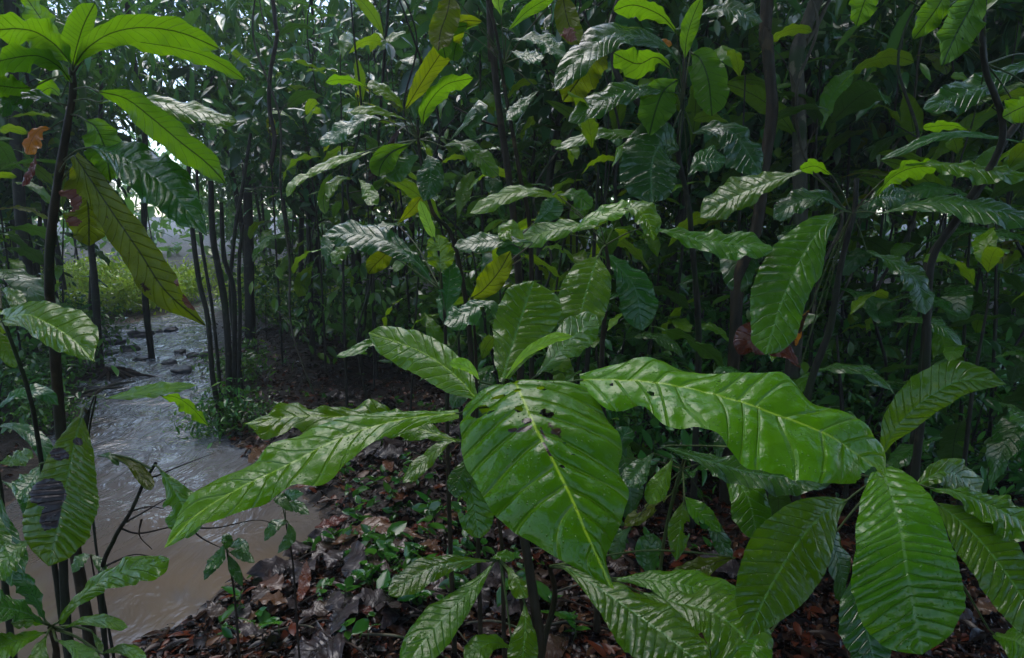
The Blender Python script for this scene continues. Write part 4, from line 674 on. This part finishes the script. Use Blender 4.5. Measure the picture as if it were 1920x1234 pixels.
# ------------------------------------------------------------------ scattered forest
def leaf_proto(L, Wd, elev, droop, mat, seed, K=14, quilt=1.2, prof='ob', nu=30, nv=9, wav=1.0, pet=.12, twist=0.0, serr=.05):
    """leaf in local space, base at the origin, along +X, face up"""
    u = np.linspace(0, 1, nu); ang = elev - droop * u ** 1.3
    dx = np.cos(ang) * L / nu; dz = np.sin(ang) * L / nu
    Mp = np.stack([np.cumsum(dx) + pet * math.cos(elev), .06 * L * np.sin(u * 2.5 + seed) - .06 * L * math.sin(seed), np.cumsum(dz) + pet * math.sin(elev)], 1)
    pf = prof_fn(PROF[prof], u)[0] * Wd
    tw = twist * u; lat = np.stack([0 * u, np.cos(tw), np.sin(tw)], 1)
    return blade_mesh('leaf', Mp - lat * pf[:, None], Mp, Mp + lat * pf[:, None], (0, 0, 1), [M[mat]], nv=nv, K=K, quilt=quilt, wav=wav, seed=seed, serr=serr, fold=.12)
LM = []
for i in range(18):
    m = ['dark', 'mid', 'dark', 'dark', 'mid', 'hero', 'dark', 'mid', 'dark'][i % 9]
    el = random.uniform(-.4, 1.1); L = random.uniform(.3, .58)
    LM.append((el, leaf_proto(L, L * random.uniform(.11, .17), el, random.uniform(.7, 1.8), m, i + 1, K=random.randint(10, 17), quilt=random.uniform(.6, 1.4), prof=random.choice(['ob', 'ob', 'la', 'st']), twist=random.uniform(-.9, .9), wav=random.uniform(.6, 1.8), serr=random.uniform(.01, .09))))
LM.append((.2, leaf_proto(.4, .07, .2, 1.3, 'old', 40, twist=.4, serr=.06)))
LM.sort(key=lambda q: -q[0]); LM = [q[1] for q in LM]
def rosette(label, h, n, sc, seed, group):
    rnd = random.Random(seed)
    t = thing('leafy_sapling', label, 'sapling', (0, 0, 0), group)
    lx, ly = rnd.uniform(-.12, .12) * h, rnd.uniform(-.12, .12) * h
    path = np.array([[0, 0, 0], [lx * .1, ly * .2, h * .3], [lx * .6, ly * .5, h * .65], [lx, ly, h]])
    link('stem', tube_mesh('stem', [tube(path, [.012, .010, .008, .004], 7, 26, .15, seed)], M['bark']), t)
    Pp = catmull(path, 60)
    for k in range(n):
        f = (k / max(n - 1, 1)) ** 1.3; at = Pp[int(59 - f * 30)]
        mi = int(np.clip(round(f * 14 + rnd.uniform(-3, 5)), 0, 18))
        o = link('leaf', LM[mi], t, at); s = sc * rnd.uniform(.75, 1.15)
        o.rotation_euler = (rnd.uniform(-.25, .25), rnd.uniform(-.2, .2), k * 2.4 + rnd.uniform(-.3, .3)); o.scale = (s, s, s)
    return t
# small-leaved crowns
def scatter_leaves(rnd, centers, dirs, per, spread, size, aspect, droop, curl=.25, std=.45):
    n = len(centers) * per
    c = np.repeat(centers, per, axis=0) + rnd.normal(0, 1, (n, 3)) * np.asarray(spread)
    yaw = rnd.uniform(0, 2 * np.pi, n); pit = rnd.normal(droop, std, n); rol = rnd.normal(0, std, n)
    s = size * np.clip(rnd.lognormal(-.15, .4, n), .35, 2.0)
    tu = np.array([0, .22, .5, .78, 1.0]); tw = np.array([.12, .8, 1, .62, .02]) * aspect * .5
    X = np.stack([np.cos(yaw) * np.cos(pit), np.sin(yaw) * np.cos(pit), np.sin(pit)], 1)
    Zr = np.array([0, 0, 1.0]); Yv = np.cross(Zr, X); Yv /= np.linalg.norm(Yv, axis=1)[:, None] + 1e-9; Zv = np.cross(X, Yv)
    Yr = Yv * np.cos(rol)[:, None] + Zv * np.sin(rol)[:, None]; Zr2 = np.cross(X, Yr)
    V = np.empty((n, 5, 3, 3))
    for i in range(5):
        for j, sgn in enumerate((-1, 0, 1)):
            V[:, i, j] = c + s[:, None] * (tu[i] * X + sgn * tw[i] * Yr + (-curl * tu[i] ** 2 + (.0 if sgn == 0 else .10 * aspect)) * Zr2)
    a = np.arange(n)[:, None] * 15; q = []
    for i in range(4):
        for j in range(2):
            b = i * 3 + j; q.append(np.stack([a[:, 0] + b, a[:, 0] + b + 3, a[:, 0] + b + 4, a[:, 0] + b + 1], 1))
    F = np.concatenate(q)
    return V.reshape(-1, 3), F
def crown_mesh(seed, rad, n_clump, per, size, aspect, droop, mat, spread=.28, flat=.7):
    rnd = np.random.default_rng(seed)
    d = rnd.normal(0, 1, (n_clump, 3)); d /= np.linalg.norm(d, axis=1)[:, None]
    c = d * rad * rnd.uniform(.35, 1.0, n_clump)[:, None] ** .6 * np.array([1, 1, flat])
    V, F = scatter_leaves(rnd, c, d, per, (spread, spread, spread * .6), size, aspect, droop)
    return mesh_from('crown', V, F, [M[mat]]), c
def tree_proto(label, h, r, rad, n_clump, per, size, aspect, mat, seed, group, cz=None, droop=-.4, nbr=14, low=.45, cat='tree', name='tree', bmat='bark', flat=.7, spread=.28):
    rnd = random.Random(seed); t = thing(name, label, cat, (0, 0, 0), group)
    b1, b2 = rnd.uniform(-.3, .3), rnd.uniform(-.3, .3)
    path = np.array([[0, 0, -.1], [b1 * .3, b2 * .3, h * .35], [b1, b2, h * .7], [b1 * .7, b2 * 1.3, h]])
    P = catmull(path, 50); me, c = crown_mesh(seed, rad, n_clump, per, size, aspect, droop, mat, flat=flat, spread=spread)
    cz = h if cz is None else cz; top = np.array([P[-1][0], P[-1][1], cz])
    parts = [tube(path, [r * 1.2, r, r * .8, r * .35], 8, 40, .2, seed)]
    for i in range(min(nbr, len(c))):
        e = c[i] + top; s = P[int(np.clip((e[2] / h) * 49 * .8, 49 * low, 47))]
        parts.append(tube([s, (s + e) / 2 + np.array([0, 0, .05 * rad]), e], [r * .35, r * .2, r * .08], 5, 12, .15))
    link('trunk', tube_mesh('trunk', parts, M[bmat]), t)
    link('crown', me, t, top)
    return t
def blocked(px, py, d, x, y):
    """keep plants out of the stream and out of the open view along it"""
    if float(inside_dist(np.array([x]), np.array([y]))[0]) < .25: return True
    return False

GS = 'large-leaved saplings crowding the understorey'
ros = [rosette('green large-leaved sapling crowding the dim understorey behind the front plants', h, n, sc, 40 + i, GS) for i, (h, n, sc) in enumerate([(1.2, 11, 1.0), (1.7, 12, 1.05), (2.3, 13, 1.1), (.8, 9, .85), (2.9, 14, 1.15), (1.4, 10, .9)])]
first = [True] * len(ros)
def put(protos, i, x, y, rz, sc, z=None, tilt=(0, 0)):
    z = tz(x, y) - .02 if z is None else z
    if protos is ros and first[i]:
        o = ros[i]; o.location = (x, y, z); o.rotation_euler = (tilt[0], tilt[1], rz); o.scale = (sc, sc, sc); first[i] = False; return o
    return copy_tree(protos[i], (x, y, z), rz, sc, tilt=tilt)
rnd = random.Random(5)
spots = []
def far_from(x, y, m):
    return all((x - a) ** 2 + (y - b) ** 2 > m * m for a, b in spots)
tries = 0; cnt = 0
while cnt < 135 and tries < 6000:
    tries += 1
    d = 2.3 + 8.5 * rnd.random() ** 1.2; px = rnd.uniform(-250, 2150) if rnd.random() < .45 else rnd.uniform(600, 2100)
    x = (px - 960) / FPX * d; y = d
    if px < 420 and d < 3.4: continue
    if 250 < px < 900 and d < 5.2 : continue           # open litter floor beside the stream
    if 120 < px < 560 and d < 13: continue
    if not far_from(x, y, .36 + d * .03): continue
    if blocked(px, 0, d, x, y): continue
    spots.append((x, y)); hsel = rnd.choice([0, 1, 2, 3, 4, 5, 1, 2, 4])
    if d < 4.6: hsel = rnd.choice([0, 1, 3, 5])
    put(ros, hsel, x, y, rnd.uniform(0, 6.28), rnd.uniform(.85, 1.2), tilt=(rnd.uniform(-.08, .08), rnd.uniform(-.08, .08))); cnt += 1

for px, py, k, sc in [(30, 720, 3, .7), (110, 700, 5, .6), (60, 660, 0, .8), (-30, 690, 1, .8), (140, 655, 3, .6), (10, 640, 1, .9), (90, 640, 5, .8), (-60, 760, 0, .8), (470, 700, 3, .5), (500, 640, 5, .5), (455, 760, 3, .35), (560, 640, 3, .7), (610, 655, 0, .5), (690, 660, 3, .8), (40, 780, 3, .5), (1200, 800, 3, .8), (1480, 790, 0, .7), (1750, 800, 3, .9), (1850, 860, 5, .8), (1560, 850, 3, .8), (1330, 760, 5, .8), (1000, 720, 3, .8), (860, 680, 5, .7), (1120, 700, 0, .7)]:
    g = gnd(px, py); put(ros, k, g[0], g[1], px * .37, sc)
for px, d, k, sc in [(640, 4.4, 4, .9), (700, 5.6, 4, 1.0), (520, 6.2, 4, 1.0), (1010, 3.4, 2, .75), (1120, 3.9, 4, .8), (1380, 3.6, 2, .95), (1700, 3.3, 2, .85), (1900, 3.0, 1, .9), (1640, 4.2, 4, .95), (1830, 4.0, 4, .9), (860, 3.7, 1, .9), (760, 4.2, 2, .8), (20, 4.9, 4, .85), (-60, 3.6, 2, .9)]:
    x = (px - 960) / FPX * d; put(ros, k, x, d, px * .3, sc)
G1 = 'dim leafy trees filling the background'
LBT = 'dark glossy small-leaved tree filling the forest background'
shr = [tree_proto(LBT, 3.6, .03, 1.25, 70, 30, .165, .40, 'fol', 1, G1, cz=2.9),
       tree_proto(LBT, 4.8, .04, 1.6, 90, 30, .19, .36, 'fol', 2, G1, cz=3.9),
       tree_proto(LBT, 2.4, .02, .95, 50, 26, .14, .42, 'fol2', 3, G1, cz=1.7, low=.2),
       tree_proto(LBT, 4.2, .03, 1.5, 90, 26, .21, .2, 'fol2', 4, G1, cz=3.3, droop=-.45),
       tree_proto(LBT, 1.3, .012, .8, 40, 22, .13, .42, 'fol2', 5, G1, cz=.75, low=.1)]
placed = [False] * len(shr)
def put2(i, x, y, rz, sc):
    z = tz(x, y) - .03
    if not placed[i]:
        o = shr[i]; o.location = (x, y, z); o.rotation_euler = (0, 0, rz); o.scale = (sc, sc, sc); placed[i] = True; return
    copy_tree(shr[i], (x, y, z), rz, sc)
cnt = 0; tries = 0; sp2 = []
while cnt < 125 and tries < 8000:
    tries += 1
    d = 4.6 + 17 * rnd.random() ** 1.6; px = rnd.uniform(-350, 2270)
    x = (px - 960) / FPX * d; y = d
    if 130 < px < 560 and d < 13.2: continue
    if 110 < px < 430 and d < 22: continue
    if px < 900 and d < 5.8: continue
    if px > 900 and d < 5.5 and rnd.random() < .5: continue
    if not all((x - a) ** 2 + (y - b) ** 2 > (.55 + d * .03) ** 2 for a, b in sp2): continue
    if blocked(px, 0, d, x, y): continue
    sp2.append((x, y)); i = rnd.choice([0, 0, 1, 1, 2, 3, 4, 4])
    if 1500 < px < 1950 and d > 8.5 and rnd.random() < .65: continue
    if 1350 < px < 1900 and d > 6 and rnd.random() < .35: i = 3
    put2(i, x, y, rnd.uniform(0, 6.28), rnd.uniform(.8, 1.2)); cnt += 1

for px, py, sc in [(20, 700, .6), (120, 720, .45), (70, 690, .6), (150, 650, .5), (440, 800, .3), (400, 800, .25), (460, 720, .35), (-20, 740, .7), (100, 800, .3), (0, 790, .45), (520, 620, .6), (640, 640, .7), (760, 650, .7), (900, 700, .7), (1050, 760, .7), (1250, 760, .8), (1400, 820, .7), (1600, 760, .9), (1700, 850, .7), (1850, 800, .9), (1500, 900, .5), (1250, 900, .5), (1800, 950, .5)]:
    g = gnd(px, py); put2(4, g[0], g[1], px * .7, sc)
for px, d, k, sc in [(120, 10.5, 1, 1.15), (470, 10.5, 1, 1.1), (40, 8.5, 0, 1.2), (560, 9, 3, 1.2)]:
    put2(k, (px - 960) / FPX * d, d, px * .7, sc)
# low fern-like ground shrubs at the far bank, yellow green
G2 = 'sunlit yellow-green shrubs on the far bank'
fern0 = tree_proto('low yellow-green bush on the far bank at the end of the stream', .8, .01, .7, 40, 22, .14, .3, 'grass', 9, G2, cz=.4, low=.1, cat='bush', name='bush', spread=.2)
fz = [(gnd(x, y)[0], gnd(x, y)[1]) for x, y in [(210, 556), (250, 552), (300, 553), (350, 560), (170, 550), (135, 560), (500, 548), (540, 560), (390, 540), (230, 540), (320, 538), (280, 528), (200, 590), (230, 586), (265, 582), (300, 575), (330, 566), (150, 596), (110, 600), (450, 575), (480, 585), (520, 590), (560, 600), (600, 605), (640, 600), (470, 534), (60, 540), (560, 540)]]
for i, (x, y) in enumerate(fz):
    if i == 0: fern0.location = (x, y, tz(x, y)); fern0.rotation_euler.z = 1
    else: copy_tree(fern0, (x, y, tz(x, y)), i * 1.3, random.uniform(.5, .85) if i < 15 else random.uniform(.4, .6))
# thin trunks behind
G3 = 'slender bare trunks in the background'
pol = []
for i in range(4):
    q = np.array([[0, 0, -.1], [random.uniform(-.1, .1), 0, 1.5], [random.uniform(-.25, .25), .1, 3.5], [random.uniform(-.4, .4), 0, 6.5], [random.uniform(-.5, .5), 0, 9]])
    t = thing('tree', 'slender bare dark trunk standing in the background forest', 'tree', (0, 0, 0), G3)
    ps = [tube(q, [.05, .045, .04, .035, .02], 8, 50, .2, i)]
    for k in range(5):
        z = random.uniform(.8, 4); a = random.uniform(0, 6.28); P = catmull(q, 90)[int(z * 10)]
        ps.append(tube([P, P + np.array([math.cos(a) * .3, math.sin(a) * .3, .25]), P + np.array([math.cos(a) * .8, math.sin(a) * .8, .35])], [.012, .008, .003], 5, 10))
    link('trunk', tube_mesh('trunk', ps, M['bark']), t); pol.append(t)
pf_ = [False] * 4; cnt = 0
while cnt < 65:
    d = 5 + 15 * rnd.random(); px = rnd.uniform(-150, 2100); x = (px - 960) / FPX * d
    if 190 < px < 400 and rnd.random() < .85: continue
    if 330 < px < 640 and rnd.random() < .65: continue
    if blocked(px, 0, d, x, d): continue
    i = rnd.randrange(4); s = rnd.uniform(.18, .5)
    if not pf_[i]: pol[i].location = (x, d, tz(x, d)); pf_[i] = True
    else:
        o = copy_tree(pol[i], (x, d, tz(x, d)), rnd.uniform(0, 6.28), 1, tilt=(rnd.uniform(-.12, .12), rnd.uniform(-.12, .12))); o.scale = (s, s, 1)
    cnt += 1
# thin vines and dead branches hanging through the understorey
for i in range(26):
    px = rnd.uniform(430, 1900); d = rnd.uniform(3.2, 7.5); x = (px - 960) / FPX * d; z0 = 1.45 + .4 * d
    q = [[x, d, z0]]; a = rnd.uniform(-.5, .5)
    for k in range(1, 7):
        q.append([x + a * k * .22 + rnd.uniform(-.12, .12), d + rnd.uniform(-.08, .08), z0 - k * (z0 / (6.5 if i % 3 else 9)) ])
    q = np.array(q); parts = [tube(q - q[0], [.005, .008, .009, .006], 6, 50, .25, i)]
    for k in (2, 3, 5):
        e = np.array([rnd.uniform(-.35, .35), rnd.uniform(-.1, .1), rnd.uniform(-.05, .25)]); b = q[k] - q[0]
        parts.append(tube([b, b + e * .5 + np.array([0, 0, .03]), b + e], [.004, .003, .0012], 5, 12, .2))
    tag(link('hanging_vine', tube_mesh('hanging_vine', parts, M['bark'] if i % 2 else M['bark2']), None, q[0]), 'thin twiggy vine hanging down through the dim understorey', 'vine', 'thin vines hanging in the understorey')
# tall canopy trees: all out of view, added overhead and behind to shade the plants
G4 = 'unseen tall canopy trees'
can = [tree_proto('unseen tall canopy tree, spreading crown added overhead for shade', 9.5, .11, 2.6, 110, 30, .30, .42, 'fol', 21, G4, cz=8.8, flat=.45, spread=.45),
       tree_proto('unseen tall canopy tree, spreading crown added overhead for shade', 8.0, .08, 2.2, 100, 28, .26, .42, 'fol2', 22, G4, cz=7.2, flat=.5, spread=.4)]
cpos = [(-13, 10), (14, 8), (3.6, 3.4), (2.5, -2.5), (-3.5, -4.2), (6, -3.2), (-8, -1.5), (0, -6), (5, -7), (-5, -7), (-7.5, 4.0), (6.4, 3.8), (5.2, .2), (-9, 1), (1.4, .9), (-1.6, -1.4)]
for j, (x, y) in enumerate(cpos):
    i = j % 2
    if j < 2: can[i].location = (x, y, tz(x, y))
    else: copy_tree(can[i], (x, y, tz(x, y)), j * 1.7, .9 + .05 * (j % 5))
# far-off forest as one mass
rn = np.random.default_rng(99)
cc = []
for k in range(3000):
    az = rn.uniform(-62, 62); d = rn.uniform(19, 42); x = d * math.tan(R_(az)) if abs(az) < 50 else d * math.tan(R_(50)) * np.sign(az); y = d
    pxx = 960 + FPX * x / d
    z = rn.uniform(0, 1) ** .9 * (15 if 60 < pxx < 520 else 12)
    if 120 < pxx < 450 and ((d < 32 and z > 3.2) or (z > 12 and rn.random() < .4)): continue
    if 1250 < pxx < 1420 and z > 7.0 and rn.random() < .7: continue
    if z > 7 and rn.random() < .55: continue
    cc.append((x, y, tz(x, y) + z))
cc = np.array(cc)
V, F = scatter_leaves(rn, cc, None, 26, (.8, .8, .6), .46, .45, -.4)
tag(link('far_forest', mesh_from('far_forest', V, F, [M['fol3']])), 'hazy wall of far-off forest foliage closing the view', 'forest', None, 'stuff')

# ------------------------------------------------------------------ forest floor
def on_floor(x, y):
    return float(inside_dist(np.array([x]), np.array([y]))[0]) > .05
DL = []
for i, (L, Wd, m, dr) in enumerate([(.24, .045, 'brown', .8), (.18, .04, 'rust', -.7), (.28, .05, 'black', .5), (.15, .04, 'tan', 1.2), (.2, .035, 'brown', -.9), (.22, .05, 'black', 1.0), (.13, .035, 'rust', .6), (.2, .045, 'tan', -.5), (.26, .04, 'brown', 1.3)]):
    DL.append(leaf_proto(L, Wd, .35 if dr > 0 else -.35, dr, m, 50 + i, K=12, quilt=1.2, prof='el', nu=20, nv=7, wav=2.0, pet=0, twist=random.uniform(-1.2, 1.2), serr=.04))
GD = 'fallen leaves littering the forest floor'
LB = {'brown': 'wet brown fallen leaf lying in the leaf litter', 'rust': 'reddish fallen leaf lying in the leaf litter', 'black': 'dark rotting fallen leaf lying in the leaf litter', 'tan': 'pale tan fallen leaf lying in the leaf litter'}
kinds = ['brown', 'rust', 'black', 'tan', 'brown', 'black', 'rust', 'tan', 'brown']
cnt = 0
while cnt < 290:
    px = rnd.uniform(380, 1150) if rnd.random() < .8 else rnd.uniform(1100, 1900); py = 625 + 609 * rnd.random() ** 1.05
    g = gnd(px, py)
    if g[1] > 8.5 or not on_floor(g[0], g[1]): continue
    i = rnd.choice([0, 0, 2, 2, 5, 5, 4, 8, 1, 3, 7, 6, 2, 5])
    o = link('fallen_leaf', DL[i], None, (g[0], g[1], tz(g[0], g[1]) + rnd.uniform(.012, .045)))
    o.rotation_euler = (rnd.uniform(-.25, .25), rnd.uniform(-.15, .15), rnd.uniform(0, 6.28)); s = rnd.uniform(.45, 1.15); o.scale = (s, s, s)
    tag(o, LB[kinds[i]], 'fallen leaf', GD + ' (' + kinds[i] + ')'); cnt += 1
# special large litter leaves
for lab, q, dpt, wd, m in [('big curled tan leaf on the litter right of the sandy pool', [(620, 1020), (700, 985), (800, 1010)], 0, (16, 14), 'tan'), ('huge dark ribbed dead leaf at the bottom edge', [(655, 1150), (620, 1200), (540, 1240)], 0, (36, 34), 'black'), ('glowing rust-coloured leaf slanting by the sandy pool', [(590, 990), (630, 975), (655, 968)], 0, (9, 9), 'rust'),
        ('long red-brown leaf under the long left leaf', [(545, 915), (590, 900), (640, 880)], 0, (7, 7), 'rust'), ('orange-brown leaf patch beside seedlings in the upper litter', [(740, 745), (770, 742), (800, 748)], 0, (8, 8), 'rust'), ('upright tan leaf standing in the litter', [(735, 850), (728, 868), (735, 885)], 0, (11, 11), 'tan'),
        ('curved orange-brown dead leaf at the lower bank', [(575, 1050), (570, 1090), (560, 1130)], 0, (10, 12), 'rust'), ('rolled pale brown leaf left of the long left leaf', [(500, 835), (480, 850), (465, 870)], 0, (10, 9), 'tan')]:
    P0 = gnd(*q[1]); dd = px_of(P0)[2]
    ds = [px_of(gnd(x, y, .05))[2] - .03 for x, y in q]
    o = px_leaf(None, [*q], ds, wd, N='f', mat=m, K=12, prof='el', wav=1.5, quilt=1.5, name='fallen_leaf', res=1.3)
    tag(o, lab, 'fallen leaf')
# loose litter mass
nL = 32000; px = rn.uniform(200, 1920, nL * 2); py = 575 + 790 * rn.uniform(0, 1, nL * 2) ** .8
pts = np.array([gnd(a, b)[:2] for a, b in zip(px, py)]); dI = inside_dist(pts[:, 0], pts[:, 1]); pts = pts[dI > .02][:nL]
zz = terr(pts[:, 0], pts[:, 1])
far_l = np.column_stack([rn.uniform(-3.6, 4.5, 14000), rn.uniform(3.3, 9.5, 14000)]); far_l = far_l[inside_dist(far_l[:, 0], far_l[:, 1]) > .03]
pts = np.vstack([pts, far_l]); zz = np.concatenate([zz, terr(far_l[:, 0], far_l[:, 1])]) + snoise(np.column_stack([pts, pts[:, 0] * 0]), 2.0, 1) * .035
V, F = scatter_leaves(rn, np.column_stack([pts, zz + .014]), None, 1, (.02, .02, .006), .055, .40, 0.0, .5, .25)
a = NT('litter_mix'); r = a.n('NewGeometry').outputs['Random Per Island']
c = a.mix(a.ramp(r, .3, .5), (.006, .004, .004), (.022, .011, .007)); c = a.mix(a.ramp(r, .74, .78), c, (.07, .018, .008)); c = a.mix(a.ramp(r, .93, .95), c, (.08, .04, .02))
lit = a.done(a.n('BsdfPrincipled', {'Base Color': c, 'Roughness': .2, 'Specular IOR Level': .13}).outputs[0])
tag(link('leaf_litter', mesh_from('leaf_litter', V, F, [lit])), 'carpet of wet dark leaf litter and debris', 'leaf litter', None, 'stuff')
# seedlings
sm = []
for k in range(4):
    t = thing('seedling', 'tiny bright green seedling sprouting through the leaf litter', 'seedling', (0, 0, 0), 'green seedlings in the litter')
    nl = [3, 4, 5, 6][k]; h = [.03, .05, .07, .09][k]
    link('stem', tube_mesh('stem', [tube([[0, 0, -.01], [.004, 0, h * .5], [0, .003, h]], [.002, .0015, .001], 5, 8)], M['stem']), t)
    for j in range(nl):
        r1 = np.random.default_rng(k * 10 + j); V, F = scatter_leaves(r1, np.zeros((1, 3)), None, 1, (0, 0, 0), .045 + .01 * (j % 2), .55, .1)
        o = link('leaf', mesh_from('leaf', V, F, [M['seed']]), t, (0, 0, h * (1 - .12 * j)))
    sm.append(t)
cnt = 0; sf = [False] * 4
while cnt < 280:
    if rnd.random() < .45: px, py = rnd.uniform(640, 900), rnd.uniform(760, 1180)
    else: px, py = rnd.uniform(420, 1350), 650 + 585 * rnd.random()
    g = gnd(px, py)
    if not on_floor(g[0], g[1]): continue
    i = rnd.randrange(4); s = rnd.uniform(.45, 1.05) * (1.25 if py > 950 else 1)
    if not sf[i]: sm[i].location = (g[0], g[1], tz(g[0], g[1]) + .01); sf[i] = True
    else: copy_tree(sm[i], (g[0], g[1], tz(g[0], g[1]) + .012), rnd.uniform(0, 6.28), s, tilt=(rnd.uniform(-.3, .3), rnd.uniform(-.3, .3)))
    cnt += 1
# twigs
for i in range(34):
    px, py = rnd.uniform(420, 1000), rnd.uniform(680, 1230); g = gnd(px, py)
    if not on_floor(g[0], g[1]): continue
    a = rnd.uniform(-.6, .6); L = rnd.uniform(.1, .4); e = np.array([math.cos(a) * L, math.sin(a) * L, rnd.uniform(-.01, .05)])
    o = link('fallen_twig', tube_mesh('fallen_twig', [tube([[0, 0, 0], e * .5 + np.array([0, .02, .02]), e], [.005, .004, .002], 6, 14, .3, i)], M['twig'] if i % 3 else M['bark2']), None, (g[0], g[1], tz(g[0], g[1]) + .02))
    tag(o, 'thin broken twig lying on the leaf litter', 'twig', 'fallen twigs on the litter')
# mud island with roots at the slim trunk
P = gnd(205, 705, WZ)
t = thing('root_tangle', 'dark tangle of roots and driftwood jutting into the stream below the slim trunk', 'driftwood', (P[0], P[1], WZ))
for k in range(16):
    a = k * .42; L = rnd.uniform(.25, .6)
    link('root', tube_mesh('root', [tube([[0, 0, .06], [math.cos(a) * L * .5, math.sin(a) * L * .3, rnd.uniform(.0, .08)], [math.cos(a) * L, math.sin(a) * L * .5, -.03]], [.03, .02, .008], 7, 16, .4, k)], M['twig']), t)
for lab, q in (('long pale-edged driftwood stick on the dark left bank', [(165, 745), (210, 722), (255, 715)]), ('black stick lying in the mud at the left bank', [(100, 760), (160, 735), (230, 725)]), ('dead branch lying on the left bank behind the thin stem', [(0, 700), (70, 712), (130, 705)])):
    P = np.array([gnd(x, y, .02) for x, y in q]); tag(link('driftwood_stick', tube_mesh('driftwood_stick', [tube(P - P[0], [.012, .018, .008], 7, 20, .4)], M['bark2']), None, P[0]), lab, 'driftwood')

# ------------------------------------------------------------------ rain haze
hz = bpy.data.materials.new('rain_haze'); hz.use_nodes = True; n = hz.node_tree; n.nodes.clear()
o_ = n.nodes.new('ShaderNodeOutputMaterial'); pv = n.nodes.new('ShaderNodeVolumePrincipled'); pv.inputs['Color'].default_value = (.80, .90, .95, 1); pv.inputs['Density'].default_value = .0032; pv.inputs['Anisotropy'].default_value = .3
n.links.new(pv.outputs[0], o_.inputs['Volume'])
v = [(x, y, z) for z in (-1.5, 18) for x, y in ((-60, -20), (60, -20), (60, 80), (-60, 80))]
me = bpy.data.meshes.new('haze'); me.from_pydata(v, [], [(0, 3, 2, 1), (4, 5, 6, 7), (0, 1, 5, 4), (1, 2, 6, 5), (2, 3, 7, 6), (3, 0, 4, 7)]); me.materials.append(hz)
tag(link('haze', me), 'thin rain mist hanging between the trees', 'mist', None, 'stuff')
